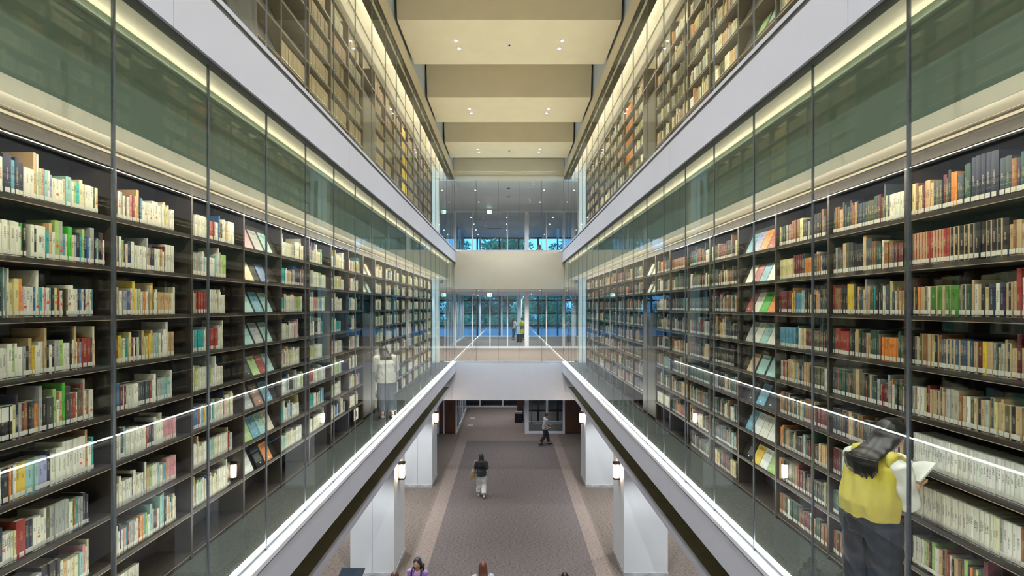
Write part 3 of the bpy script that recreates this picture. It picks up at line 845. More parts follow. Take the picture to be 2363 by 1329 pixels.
LA = ["W4d W2c J3d N4e b3c N4c N3c W2d W2c s6b W6a L3b P3b t3b W3b U2b W1c*3 C2b t3d W2b L2b T2c C3c C2b W2b W2c*2 E2b C2c",
      "W3c W2d W2d W3d C2a W3d W3c W2b G3b K3b _2 W3c K2b H3e T2c s4c W2c L5d g5c b2c C2b G4d y2c g2b N3d T2b L4c N2b B2b W2b g5d K2b t2b K4c M4b W2b",
      "L4d L6d K3b _1 t6a _1 W6a y3c y4d O4b P2b W2b w2b W2c B2b W6b T2c W2b P1b W2b t2b N2c y2b R2c W1b _2 E2b W3c*2 W2b*2 K1a B2b W2b N2b W2b W2c W2b b2b",
      "s2b W2b Y2d W2c W2c W3d L2b W3b W2d g2c K2b s4c Y2b W2d W3b*2 s6b K2b W2b K2b g3d L3d W2c*2 K6b W3b s6b W2b S3b U2b R3e R3d A3b C6b O2a",
      "Z3b*9 y3b N5b g3b M3c S3c K3c A3c O2d g6c K5d D3e L5c W2b s4c G6c D5d E3b R3d W3b E4c R5c W6a C3b S3b W3d",
      "T3b R2b W3d W3a K3d O3a N3b W3b Y3c Y3d t3e t3c U3d U3c N4c W3b W3b W4e W5c*7",
      "M2b K2b T3b N4d W2b W2a*4 y2b R4e N3c*2 W3c W3c W2b W4b E4b g4b g4b g4c*4 W3c L3a S3b T3b",
      "W2c s4c D5b L2c W2b T3c W2b B2b K2b G3a W3c M3c R3c W3b U3c K4c*5"]
LAF = [0.905, 0.965, 0.85, 0.875, 0.85, 0.87, 0.82, 0.815]
LB = ["M2b M3c W3c g3c W2b M2b W2b Y2b P3c R3c y3b s5c N3b b3c W2c W2c*3 W3c W3d W2c W2c",
      "W4d K4b W4c L3b M2b W2b N3d W3c W2c*3 M2a W2c W2b g5b s2b N3c N2d W2c*2 s2b s2b",
      "W4b W3b s3b W2b W2b g2b U2b B2b R2b W3b Y5c W3b P3b L3b W2b P2b O2b W2b g3b s4c Y5c K3a W2b",
      "K2b R2b Y3b s3b L2b W2b T2c y4c N2a R2b W2b K2b W2b D4c s4c y2b*3 Y3b s4c L2b g3c t3b K2a W3c R2b",
      "W2b K4b B3c M2c W2b M2b W2c*5 A2b A2c*4 R2c W2c W4c K3b g2c g2c",
      "W3b W2b*3 D4c t4c W3b*7 W2b*5 R2b M2b N2c N3c W4c W3b",
      "K2b L3b C2b W4c W2b*6 K3a W4c C2b W2b*3 K5b W5b s3c L3c W3b*4 t3b",
      "O3b W4c W2b N4b W2b P2b T2b M2b g3b*3 W2b C3c R2b s3c O3b T3b L3b W2c t5c g3b N2b M2b S2b",
      "W3b*14"]
LBF = [0.81, 0.81, 0.83, 0.80, 0.79, 0.85, 0.85, 0.85, 0.36]
# written from the far end of the bay to the near end
RA = ["y4c S4b y3b y3b M3b s4c s4c s3c A3c E3c A3b M4c E3b K5b O4c O4b A3c A3c F5c F5c N6d N6d N6c N6d N6e A4d A4d S3c",
      "R4c*12 K4d*5 K4d K4d K4d*4",
      "K3b K3c O3b O3b M3b A3c W3b V3e V3e V3e V3e E3b F3d F3d E4b W3c R3b K3c y2c N3d W3c N3d R3b",
      "K3b A3c y3a E4c S4e S4b S4b y2a K4d S4b i3c i3c i3c i3c i3d i3b i3c i3b i3c R3c M3c Y3c S3b s3c",
      "g3b S3c W3b w3d P3b K4b R4b s3b S3b A3b D3c i4c N3b K3b g4c g4c g4d S3b s3c w3c E2c y3c N3b s3c t3c A4c y3c g3b s4b E3d K3c s3d",
      "w4b*44", "W4b*34 C4c g4b w4c*3 w4c S4c S4c",
      "W3c W3c W3b W3b L3b s3b K3c L4c W3d s3b K3b S4c R3b W3b K2b s3c S3c E3b L4c N3b O3b E3b y3b"]
RB = ["F3b F3b S4c S4c s3c s3c A5b A4b K3b F3c N5b S4b S3b s4b N4c A3c A3c*3 E3c*3 F4c F4c M4c E3b",
      "E2c A4b g4b A4c s3a A3c s5d E5b E5c A5b A5b K4c*5 s6d A5b A5b A5c S4b S4b",
      "R5c S4c S4c S4c K4c K4c K4c Y5d Y5d E5b K3c s4b A3b A3c s3b g6b s4c E3c*2 T4b K4c",
      "F4c R4c*3 R3e R3d*2 E4b K4c K4c W3b s4d F4c F4c M3b N3c s3b s3b F4c*4 S3b",
      "A4c A4c S4b S4b F4c*4 E3b S3b K3c K3b E5d s5d E5c E4c K4b M3b F4c s4c A4c",
      "A4c*4 A3b S4c K3c N4d s4d s3b A4c K4c S4b E4c", "M4c*3 A4c s4c F4c K4c S4c A4c E4b s3b", "F3c*8 K3c A3c E3b S3c", "M3c S3c K3c S3c S3c B3c K3c s3b K3c A3c s3b"]
RC = ["S3b y3b F3b F3b F3b F3b D3b b3b s3b M3b b3b P3b S3b S4c*5 X4b y4b*3", "y3b*15 M4c*6", "M4c*9 Y3b O5b s4b b3a*12", "b3b*17 A3b*2 b4b W3c*2 s3b y3b y3b",
      "F3b*2 W3c R3b*3 s3b A3b s4c*4 y3b s3b b3b s3b s3b", "s3b S4b s4b S4c E4b K4c S4b F4b s4b K4c A3b S3b S3b L3b K3b",
      "S3b s3b S3c O4b F3b E3b F3b s3b s3b S3b E3b A3b", "s4c R3b S3b S4c K4b F4c*6 E4c S4c S4c", "S3b*6 F3c*2 W3d F3c*5 A3b*3"]
# --- geometry of one book (own object)
_unit = {}
def unit_box(name, m):
    if name not in _unit: _unit[name] = MB().box(-0.5, 0.5, -0.5, 0.5, -0.5, 0.5).mesh(name, m)
    return _unit[name]
def put(name, me, parent, loc, sc):
    o = link(name, me, parent, loc); o.scale = sc; return o
def book_mesh(s, t, h, d, col, rnd, hard):
    w = 0.0028 if hard else 0.0015
    b = min(0.006 if hard else 0.0022, 0.2*t)
    outer = [(s*d, 0.0)] + [(-s*b*math.sin(math.pi*i/4), t*i/4) for i in range(5)] + [(s*d, t)]
    inner = [(s*d, t-w), (s*0.003, t-w), (s*0.003, w), (s*d, w)]
    prof = outer+inner; n = len(prof)
    vs = [(p[0], p[1], 0.0) for p in prof]+[(p[0], p[1], h) for p in prof]
    fs = [(i, (i+1) % n, n+(i+1) % n, n+i) for i in range(n)]
    me = bpy.data.meshes.new('book_cover')
    fs += [tuple(range(n))[::-1], tuple(range(n, 2*n))]
    if s < 0: fs = [f[::-1] for f in fs]
    me.from_pydata(vs, [], fs)
    me.materials.append(M_BOOK)
    nl = len(me.loops)
    ca = me.color_attributes.new('Col', 'FLOAT_COLOR', 'CORNER')
    ca.data.foreach_set('color', np.tile(np.array([*col, 1.0], 'f'), nl))
    va = me.attributes.new('spine', 'FLOAT_VECTOR', 'CORNER')
    arr = np.full((nl, 3), 10.0, 'f')
    for pi in (range(1, 5) if rnd is not None else ()):
        p = me.polygons[pi]
        for li in p.loop_indices:
            v = vs[me.loops[li].vertex_index]
            arr[li] = (v[1]-t/2, v[2], rnd)
    va.data.foreach_set('vector', arr.ravel())
    return me, b
def jitter(col, r, a=0.10):
    k = 1+r.uniform(-a, a)
    return tuple(max(0.005, c*k*(1+r.uniform(-0.035, 0.035))) for c in col)
def text_mesh(txt, size, m):
    cu = bpy.data.curves.new('lettering', 'FONT'); cu.body = txt; cu.size = size; cu.align_x = 'CENTER'; cu.space_line = 0.80
    cu.materials.append(m); cu.resolution_u = 2
    o = bpy.data.objects.new('tmp_text', cu); COL.objects.link(o)
    bpy.context.view_layer.update()
    dg = bpy.context.evaluated_depsgraph_get()
    me = bpy.data.meshes.new_from_object(o.evaluated_get(dg))
    bpy.data.objects.remove(o)
    return me
def spine_text(parent, txt, size, s, x, y, z, m):
    o = link('title_lettering', text_mesh(txt, size, m), parent, (x, y, z))
    # text lies in its own XY plane: stand it up and face the hall
    o.rotation_euler = Euler((math.radians(90), 0, math.radians(90 if s < 0 else -90)))
    return o
M_INK = mat('black_print', (0.02, 0.02, 0.02), 0.6); M_INKR = mat('red_print', (0.35, 0.03, 0.015), 0.6)
M_BAND = mat('white_band', (0.68, 0.67, 0.58), 0.5)
_disc = MB().lathe([(0.0085, -0.0006), (0.0085, 0.0006)], 0, 0, 0, 14, axis='x').mesh('sticker', M_STICKER)
def one_book(level, s, k, row, y, z, c, h, t, hard, r, slip, prev=None):
    col = jitter(PAL.get(c, PAL['W']), r)
    d = min(0.25, max(0.118, h*0.70)*r.uniform(0.97, 1.03))
    rv = r.random()
    me, b = book_mesh(s, t-0.0006, h, d, (0.46, 0.34, 0.19) if slip else col, rv if not (slip or c in 'HJ') else None, hard and not slip)
    xs = sx(s, SXD+0.028+r.uniform(-0.004, 0.006))
    o = link('hardcover_book' if hard else 'paperback', me, None, (xs, y, z+0.0005))
    up = put('page_block', unit_box('page_block', M_PAGES), o, (s*(d/2+0.001), t/2-0.0003, h/2), (d-0.008, t-0.0046 if hard else t-0.0034, h-(0.008 if hard else 0.0012)))
    if slip:
        ti, hi = t-0.0052, h-0.007
        m2, b2 = book_mesh(s, ti, hi, 0.02, col, rv, True)
        link('inner_book', m2, o, (s*0.001, (t-ti)/2, 0.004)); b = max(b, b2-0.001)
    lw = min(t*0.86, 0.027)
    put('spine_label', unit_box('spine_label', M_LABEL), o, (-s*(b+0.0003), t/2, 0.026 if hard else 0.024), (0.0012, lw, 0.034 if hard else 0.032))
    if c == 'Z': put('title_band', unit_box('title_band', M_BAND), o, (-s*(b+0.0002), t/2, h-0.05), (0.001, t*0.94, 0.085))
    if not hard and c in 'WCwyLsg' and t > 0.012 and r.random() < 0.2:
        link('sticker', _disc, o, (-s*(b+0.0012), t/2, r.uniform(0.065, 0.10)))
    if c == 'J': spine_text(o, '呪\nの\n思\n想', 0.021, s, -s*(b+0.0008), t*0.5, h*0.62, M_INKR)
    if c == 'H':
        spine_text(o, 'ヒ\nル\nガ\n｜\nド\nの', 0.016, s, -s*(b+0.0008), t*0.74, h*0.66, M_INK)
        spine_text(o, '心\n理\n学', 0.021, s, -s*(b+0.0008), t*0.45, h*0.66, M_INK)
    thick = '' if slip else ('slim' if t < 0.014 else ('thick' if t > 0.027 else ''))
    tall = 'short' if h < 0.18 else ('tall' if h > 0.25 else '')
    kind = ('cased book' if slip else 'hardcover') if hard else 'paperback'
    lab = ' '.join(w for w in (tall, thick, CW[c], kind) if w)
    nth = ORD[(len(ROWS2) if level == 2 else len(ROWS3))-row]
    gal = 'paperback gallery' if s < 0 else 'clothbound gallery'
    where = '%s shelf from top, %s bay before display' % (nth, ORD[2-k])
    tag(o, '%s %s, %s' % (lab, ('after '+CW[prev]) if prev else 'beside the upright', where), 'book', '%ss, %s, %s' % ('hardcover' if hard else 'paperback', where, gal))
    return o
# --- the rest: one object for each kind
class Stuff:
    def __init__(q): q.v, q.f, q.col, q.sp = [], [], [], []
    def book(q, s, x, y, z, t, h, d, col, rnd, label=True, top=(0.36, 0.33, 0.25)):
        o = len(q.v); xi = x+s*d
        q.v += [(x,y,z),(x,y+t,z),(xi,y+t,z),(xi,y,z),(x,y,z+h),(x,y+t,z+h),(xi,y+t,z+h),(xi,y,z+h)]
        F = [(0,1,5,4),(1,2,6,5),(3,0,4,7),(4,5,6,7)]
        for i, f in enumerate(F):
            if s > 0: f = f[::-1]
            q.f.append(tuple(o+a for a in f))
            for a in f:
                q.col.append((*(top if i == 3 else col), 1.0))
                if i == 0: q.sp.append((-t/2 if a in (0, 4) else t/2, 0.0 if a in (0, 1) else h, rnd))
                else: q.sp.append((10.0, 0, 0))
        if label:
            o = len(q.v); a = t*0.08; xl = x-s*0.0012
            q.v += [(xl,y+a,z+0.008),(xl,y+t-a,z+0.008),(xl,y+t-a,z+0.042),(xl,y+a,z+0.042)]
            f = (0,1,2,3) if s < 0 else (3,2,1,0)
            q.f.append(tuple(o+i for i in f))
            for _ in range(4): q.col.append((0.66, 0.64, 0.55, 1)); q.sp.append((10.0, 0, 0))
    def build(q, name, label, cat):
        me = bpy.data.meshes.new(name); me.from_pydata(q.v, [], q.f); me.materials.append(M_BOOK)
        ca = me.color_attributes.new('Col', 'FLOAT_COLOR', 'CORNER'); ca.data.foreach_set('color', np.array(q.col, 'f').ravel())
        va = me.attributes.new('spine', 'FLOAT_VECTOR', 'CORNER'); va.data.foreach_set('vector', np.array(q.sp, 'f').ravel())
        o = link(name, me); tag(o, label, cat, kind='stuff'); return o
ST = {(2, -1): Stuff(), (2, 1): Stuff(), (3, -1): Stuff(), (3, 1): Stuff()}
COUNT = {-1: 0, 1: 0}; ENDY = {}
def fill_row(level, s, k, ri, books, single, slip=False, far=False):
    zb = Z2 if level == 2 else Z3
    z = zb+(ROWS2 if level == 2 else ROWS3)[ri]
    y = bay_y(k)+0.022
    if far:
        books = books[::-1]
        y = bay_y(k+1)-0.02-sum(b[2] for b in books)
    r = random.Random(1000*level+97*k+13*ri+(5 if s > 0 else 0))
    prev = None
    for (c, h, t) in books:
        if c is not None:
            if single:
                one_book(level, s, k, ri, y, z, c, h, t, s > 0, r, prev=prev, slip=slip and h < 0.25 and c not in 'wW' and r.random() < 0.6)
                COUNT[s] += 1; prev = c
            else:
                d = min(0.25, max(0.118, h*0.70))
                ST[(level, s)].book(s, sx(s, SXD+0.028+r.uniform(-0.004, 0.006)), y, z+0.0005, t-0.0008, h, d, jitter(PAL[c], r, 0.15), r.random(), True)
        y += t
    ENDY[(level, s, k, ri)] = y
for s in (-1, 1):
    near = {-1: {-1: (LA, LAF), 0: (LB, LBF)}, 1: {-1: (RA, None), 0: (RB, None), 1: (RC, None)}}[s]
    for k in KS:
        if k in (2, 7): continue
        for j in range(9):                    # j counts down from the top shelf
            ri = 8-j
            r = random.Random(500+31*k+7*j+(3 if s > 0 else 0))
            if k in near:
                rows, fr = near[k]
                if j >= len(rows): continue
                bk = parse(rows[j], fr[j] if fr else 0.985, r, (PL if j < 8 else None) if s < 0 else PR)
                single = k in (-1, 0) and j < 8 and COUNT[s] < 290
                fill_row(2, s, k, ri, bk, single, slip=(s > 0 and k == -1 and 1 <= j <= 4), far=(s > 0))
            else:
                if s < 0:
                    if j == 8 and k < 8: continue
                    bk = randrow(r, PL, r.uniform(0.62, 0.92))
                    if k > 7: bk = randrow(r, PL, r.uniform(0.75, 0.97))
                else:
                    if j == 8 and k > 4: continue
                    bk = randrow(r, PR, r.uniform(0.9, 0.99), series=(r.random() < 0.12))
                fill_row(2, s, k, ri, bk, False, far=(s > 0))
        for ri in range(7):
            r = random.Random(900+31*k+7*ri+(3 if s > 0 else 0))
            if s < 0:
                if k <= 2 or (k == 3 and ri >= 3): continue
                c = 'Q' if ri < 2 else ('q' if ri < 5 else r.choice('qQX'))
                if k == 11 and ri >= 2: c = 'Y'
                if k == 12 and ri <= 1: c = 'B'
                t = r.uniform(0.026, 0.034); n = int((BAY-0.05)/t*r.choice((1.0, 1.0, 1.0, 0.8)))
                fill_row(3, s, k, ri, [(c, 0.262, t)]*n, False)
            else:
                pal = PR3 if not (k == 9 and ri >= 3) else dict(O=1)
                fill_row(3, s, k, ri, randrow(r, pal, r.uniform(0.85, 0.98), series=(k == 9 and ri >= 3)), False, far=True)
ST[(2, -1)].build('paperback_rows', 'rows of mostly white paperbacks filling the remaining lower gallery shelves', 'books')
ST[(2, 1)].build('clothbound_rows', 'rows of dark clothbound books filling the remaining lower gallery shelves', 'books')
ST[(3, -1)].build('bound_volume_rows', 'rows of uniform brown bound volumes in the upper gallery', 'books')
ST[(3, 1)].build('mixed_book_rows', 'rows of tan and olive books in the upper gallery', 'books')

# --- bookends at the open ends of the paperback rows
be = MB().box(0, -0.09, 0, 0.0015, 0, 0.12).box(0, -0.09, 0, 0.034, 0, 0.0015).mesh('plate', M_STEEL)
for k, fr in ((-1, LAF), (0, LBF)):
    for j in range(8):
        y = ENDY[(2, -1, k, 8-j)]+0.0005
        o = empty('bookend', (sx(-1, SXD+0.035), y, Z2+ROWS2[8-j]+0.0003))
        tag(o, 'thin metal bookend, %s shelf from top, %s bay before the display' % (ORD[j+1], ORD[2-k]), 'bookend', 'metal bookends of the paperback gallery')
        link('plate', be, o)

# ------------------------------------------------------------------ magazines on the slanted boards
def art_mat(name, c, c2):
    m = bpy.data.materials.new(name); n, l = nodes_of(m); b = n['Principled BSDF']; b.inputs['Roughness'].default_value = 0.35
    tc = n.new('ShaderNodeTexCoord'); t = n.new('ShaderNodeTexNoise'); t.inputs['Scale'].default_value = 14; t.inputs['Detail'].default_value = 1
    l.new(tc.outputs['Object'], t.inputs['Vector'])
    cr = n.new('ShaderNodeValToRGB'); cr.color_ramp.interpolation = 'CONSTANT'
    cr.color_ramp.elements[0].color = (*c, 1); cr.color_ramp.elements[1].position = 0.56; cr.color_ramp.elements[1].color = (*c2, 1)
    l.new(t.outputs['Fac'], cr.inputs['Fac']); l.new(cr.outputs['Color'], b.inputs['Base Color'])
    return m
_mm = {}
def mag_mats(c):
    if c not in _mm:
        col = tuple(min(0.8, x*1.1+0.06) if c not in 'KDN' else x for x in PAL[c]); lum = sum(col)/3
        dk = tuple(x*0.35 for x in col) if lum > 0.2 else tuple(min(0.8, x*3+0.15) for x in col)
        _mm[c] = (mat('cover_'+CW[c].replace(' ', '_'), col, 0.35, noise=0.06, nscale=30), mat('cover_print_'+CW[c].replace(' ', '_'), dk, 0.5, noise=0.1, nscale=60),
                  art_mat('cover_art_'+CW[c].replace(' ', '_'), tuple(x*0.8+0.1 for x in col), dk))
    return _mm[c]
def magazine(level, s, k, ri, y, c, wd, ht, pic, label, group):
    cv, ink, art = mag_mats(c)
    zb = (Z2+ROWS2[ri]) if level == 2 else (Z3+ROWS3[ri])
    th = 0.007 if pic < 3 else 0.02
    an = math.atan2(0.13, 0.288)        # slope of the board: the back cover lies on it, the foot stands on the shelf
    o = empty('magazine', (sx(s, SXD+0.0298-th*math.cos(an)), y, zb+th*math.sin(an))); tag(o, label, 'magazine', group)
    o.rotation_euler = (0, s*an, 0)
    B('cover', cv, 0, s*th, -wd/2, wd/2, 0, ht, o)
    B('page_edge', M_PAGES, s*0.001, s*(th-0.001), wd/2, wd/2+0.0012, 0.002, ht-0.002, o)
    m = MB(); q = random.Random(ri*31+k*7+int(y*100))
    for i in range(q.randint(2, 3)):
        L = wd*q.uniform(0.35, 0.75)
        m.box(-s*0.0008, 0, -L/2, L/2, ht*(0.88-0.06*i)-0.006, ht*(0.88-0.06*i))
    m.build('title_print', ink, o)
    if pic: B('cover_picture', art, -s*0.0008, 0, -wd*0.36, wd*0.36, ht*(0.22 if pic != 2 else 0.38), ht*(0.66 if pic != 2 else 0.62), o)
    B('label_sticker', M_BAND, -s*0.0012, 0, wd*0.02, wd*0.2, ht*0.12, ht*0.17, o)
DISP = {(2, -1): ["P0 g0 t0", "y1 B0", "t2 b1 t0", "t0 g1 t1", "D1 L1 R0 t1", "g0 S1 b1", "L1 b1 t1 C1", "w1 K3 O1"],
        (2, 1): ["b0 U0 O0 R0", "W0 R0 b0 W0", "R0 W1 G0 O0", "g1 W0 t1 W1", "s1 t0 t1", "D0 b1 D0", "b1 w0 W1 w0", "K1 Y0 w1 L1"]}
for (lv, s), rows in DISP.items():
    for j, row in enumerate(rows):
        it = row.split()
        if s > 0: it = it[::-1]
        for i, tk in enumerate(it):
            wd = 0.18 if len(it) < 4 else 0.16
            y = bay_y(2)+0.11+(BAY-0.2)*(i+0.1)/len(it)+wd*0.2
            ht = 0.262 if j % 3 != 1 else 0.235
            nth = ORD[j+1]
            magazine(lv, s, 2, 8-j, y, tk[0], wd, ht, int(tk[1]), '%s %s on the %s slanted board from the top, %s' % (CW[tk[0]], 'picture magazine' if tk[1] != '0' else 'plain magazine', nth, GAL[(lv, s)]), 'magazines of the %s' % GAL[(lv, s)])
for s, rows in ((-1, ["P0 C0", "L0 t0"]), (1, ["L1 W0", "t1 W0"])):
    for j, row in enumerate(rows):
        for i, tk in enumerate(row.split()):
            magazine(2, s, 7, 8-j, bay_y(7)+0.22+0.36*i, tk[0], 0.19, 0.262, int(tk[1]), '%s magazine on the %s board above the closed cupboard, %s' % (CW[tk[0]], 'top' if j == 0 else 'second', GAL[(2, s)]), 'magazines above the cupboard of the %s' % GAL[(2, s)])
for ri, row in ((0, "b1 G0 y0"), (1, "g1 W1"), (2, "t0 L0"), (3, "s0"), (4, "y0 g0")):
    for i, tk in enumerate(row.split()):
        magazine(3, 1, 2, ri, bay_y(2)+0.16+0.26*i, tk[0], 0.18, 0.262, int(tk[1]), '%s magazine on the %s board from the bottom, %s' % (CW[tk[0]], ORD[ri+1], GAL[(3, 1)]), 'magazines of the %s' % GAL[(3, 1)])
# ------------------------------------------------------------------ people
def remeshed(mb, name, m, voxel, smooth=4, wr=0.0, wk=(40, 40, 25), seed=0):
    me0 = mb.mesh('tmp_raw', m)
    o = bpy.data.objects.new('tmp_raw', me0); COL.objects.link(o)
    a = o.modifiers.new('r', 'REMESH'); a.mode = 'VOXEL'; a.voxel_size = voxel
    b = o.modifiers.new('s', 'SMOOTH'); b.factor = 0.5; b.iterations = smooth
    bpy.context.view_layer.update()
    dg = bpy.context.evaluated_depsgraph_get()
    me = bpy.data.meshes.new_from_object(o.evaluated_get(dg)); me.name = name
    bpy.data.objects.remove(o)
    if len(me.materials) == 0: me.materials.append(m)
    me.polygons.foreach_set('use_smooth', [True]*len(me.polygons))
    if wr > 0:
        n = len(me.vertices)
        co = np.empty(n*3, 'f'); me.vertices.foreach_get('co', co); co = co.reshape(-1, 3)
        no = np.empty(n*3, 'f'); me.vertices.foreach_get('normal', no); no = no.reshape(-1, 3)
        k = np.array(wk)
        w = np.sin(co[:, 0]*k[0]+co[:, 2]*k[2]*0.6+seed)+np.sin(co[:, 1]*k[1]-co[:, 2]*k[2]+1.3*seed)+0.7*np.sin(co[:, 2]*k[2]*1.7+co[:, 0]*k[0]*0.7)
        co += no*(w*wr)[:, None]
        me.vertices.foreach_set('co', co.ravel())
    me.update()
    return me
SKIN = mat('skin', (0.60, 0.34, 0.23), 0.55, noise=0.08, nscale=20)
HAIRK = mat('black_hair', (0.012, 0.010, 0.011), 0.4, noise=0.4, nscale=60, stretch=(1, 1, 0.08))
HAIRB = mat('brown_hair', (0.085, 0.04, 0.025), 0.45, noise=0.4, nscale=60, stretch=(1, 1, 0.08))
HAIRW = mat('white_hair', (0.5, 0.5, 0.48), 0.6, noise=0.2, nscale=60)
EYE = mat('eye_dark', (0.02, 0.015, 0.012), 0.2); LIPS = mat('lips', (0.42, 0.13, 0.11), 0.5)
def V3(p): return Vector(p)
def person(label, loc, rz, H, J=None, top=None, pants=None, shoes=(0.03, 0.03, 0.03), hair=None, hair_len=0.0, sleeve=1.6, pant_len=0.92,
           vox=0.014, topfit=0.012, hem=0.50, coat=None, puff=0.0, toplow=None, pantfit=0.012, group=None, wr=0.0025, vest=None):
    j = dict(pel=(0, 0, 0.53), wai=(0, 0, 0.61), che=(0, 0.0, 0.73), nek=(0, 0.0, 0.83), hed=(0, 0.015, 0.928),
             shL=(-0.108, 0, 0.805), shR=(0.108, 0, 0.805), elL=(-0.135, -0.012, 0.635), elR=(0.135, -0.012, 0.635),
             wrL=(-0.135, 0.03, 0.48), wrR=(0.135, 0.03, 0.48), hiL=(-0.052, 0, 0.515), hiR=(0.052, 0, 0.515),
             knL=(-0.056, 0.012, 0.285), knR=(0.056, 0.012, 0.285), anL=(-0.056, -0.01, 0.048), anR=(0.056, -0.01, 0.048))
    if J: j.update(J)
    P = {k: V3(v)*H for k, v in j.items()}
    root = empty('person', loc, rz); tag(root, label, 'person', group)
    hdir = (P['hed']-P['nek']).normalized()
    pitch = math.atan2(-hdir.y, hdir.z)
    hc = P['hed']
    R = Euler((pitch, 0, j.get('yaw', 0.0))).to_matrix()
    hr = 0.062*H
    def secs(f, lo=None):
        q = []
        pts = [(P['pel']-V3((0, 0, 0.045*H)), 0.088, 0.066), (P['pel'], 0.096, 0.072), (P['wai'], 0.078, 0.058), ((P['wai']+P['che'])/2, 0.084, 0.061), (P['che'], 0.096, 0.066),
               (P['che']*0.45+P['nek']*0.55, 0.098, 0.058), (P['nek']-V3((0, 0, 0.012*H)), 0.050, 0.040)]
        for p, a, b in pts: q.append((p.x, p.y, p.z, a*H+f, b*H+f))
        return q
    b = MB()
    b.rings(secs(0.0)); b.tube([P['nek']-hdir*0.03*H, P['nek']+hdir*0.04*H], [0.034*H, 0.031*H])
    b.ball(hc, (hr*0.80, hr*0.95, hr*1.18), R.to_euler()); b.ball(hc+R@V3((0, hr*0.30, -hr*0.62)), (hr*0.52, hr*0.55, hr*0.52), R.to_euler())
    b.ball(hc+R@V3((0, hr*0.98, -hr*0.15)), (hr*0.13, hr*0.22, hr*0.22), R.to_euler())
    for sg in (-1, 1): b.ball(hc+R@V3((sg*hr*0.83, -hr*0.05, -hr*0.1)), (hr*0.10, hr*0.2, hr*0.3), R.to_euler())
    for sd, sg in (('L', -1), ('R', 1)):
        b.tube([P['sh'+sd], P['el'+sd]*0.5+P['sh'+sd]*0.5, P['el'+sd]], [0.030*H, 0.028*H, 0.023*H])
        b.tube([P['el'+sd], P['el'+sd]*0.6+P['wr'+sd]*0.4, P['wr'+sd]], [0.023*H, 0.023*H, 0.015*H])
        b.tube([P['hi'+sd], P['hi'+sd]*0.5+P['kn'+sd]*0.5, P['kn'+sd]], [0.054*H, 0.046*H, 0.034*H])
        b.tube([P['kn'+sd], P['kn'+sd]*0.65+P['an'+sd]*0.35, P['an'+sd]], [0.033*H, 0.035*H, 0.021*H])
        dr = (P['wr'+sd]-P['el'+sd]).normalized()
        pc = P['wr'+sd]+dr*0.030*H
        side = V3((0, 0, 1)).cross(dr); side = side.normalized() if side.length > 0.2 else V3((0, 1, 0))
        dn = dr.cross(side).normalized()
        b.tube([P['wr'+sd]-dr*0.01*H, pc, pc+dr*0.03*H], [0.015*H, 0.021*H, 0.019*H], flat=0.62)
        for fi in range(4):
            off = side*((fi-1.5)*0.0105*H); L = (0.044, 0.05, 0.047, 0.036)[fi]*H
            p0 = pc+dr*0.024*H+off
            b.tube([p0, p0+dr*L*0.5-dn*0.004*H, p0+dr*L*0.85-dn*0.018*H], [0.0056*H, 0.0052*H, 0.0042*H], seg=8)
        th0 = pc-dr*0.008*H+side*sg*-0.016*H
        b.tube([th0, th0+dr*0.022*H+side*sg*-0.012*H, th0+dr*0.042*H+side*sg*-0.012*H-dn*0.006*H], [0.0075*H, 0.0065*H, 0.005*H], seg=8)
        an = P['an'+sd]
        b.tube([an+V3((0, -0.028*H, -0.018*H)), an+V3((0, 0.03*H, -0.026*H)), an+V3((0, 0.095*H, -0.036*H))], [0.021*H, 0.023*H, 0.015*H], flat=0.9)
    link('body', remeshed(b, 'body', SKIN, vox, 3), root)
    f = MB()
    for sg in (-1, 1): f.ball(hc+R@V3((sg*hr*0.32, hr*0.80, 0.02*hr)), (hr*0.13, hr*0.09, hr*0.07), R.to_euler(), 10, 6)
    f.build('eyes', EYE, root, smooth=True)
    MB().ball(hc+R@V3((0, hr*0.80, -hr*0.52)), (hr*0.22, hr*0.1, hr*0.05), R.to_euler(), 10, 6).build('mouth', LIPS, root, smooth=True)
    if hair:
        hm = MB().ball(hc+R@V3((0, -hr*0.16, hr*0.20)), (hr*0.92, hr*1.0, hr*1.12), R.to_euler())
        if hair_len > 0:
            n0 = P['nek']; bz = hc.z-hair_len*H; bo_ = (0.112 if vest else 0.088)*H
            hm.rings([(hc.x, hc.y-hr*0.15, hc.z+hr*0.5, hr*0.75, hr*0.8), (hc.x, hc.y-hr*0.25, hc.z, hr*0.98, hr*0.92), (n0.x, (hc.y+n0.y)/2-hr*0.45, (hc.z+n0.z)/2, hr*1.02, hr*0.75),
                      (n0.x, n0.y-bo_*0.72, n0.z-0.005*H, hr*1.12, hr*0.52), (n0.x, n0.y-bo_, min(bz+0.035*H, n0.z-0.018*H), hr*1.05, hr*0.34), (n0.x, n0.y-bo_-hr*0.06, min(bz+0.005*H, n0.z-0.045*H), hr*0.85, hr*0.12)], 24)
            rr = random.Random(3)
            for q in range(13):
                a = -1.0+2.0*q/12
                x = n0.x+a*hr*1.05; y = n0.y-bo_-hr*0.08+hr*0.3*a*a
                hm.tube([(x, y, bz+0.06*H), (x+rr.uniform(-1, 1)*0.006, y-0.004, bz+0.01*H), (x+rr.uniform(-1, 1)*0.012, y, bz-rr.uniform(0.0, 0.035)*H)], [hr*0.2, hr*0.15, hr*0.05], 8)
        link('hair', remeshed(hm, 'hair', hair, vox*0.9, 5, wr*0.35, (110, 110, 5)), root)
    def cloth(col): return mat('cloth_%02d%02d%02d' % tuple(int(min(c, 0.99)*100) for c in col), col, 0.8, noise=0.12, nscale=6, bump=0.15, bscale=180)
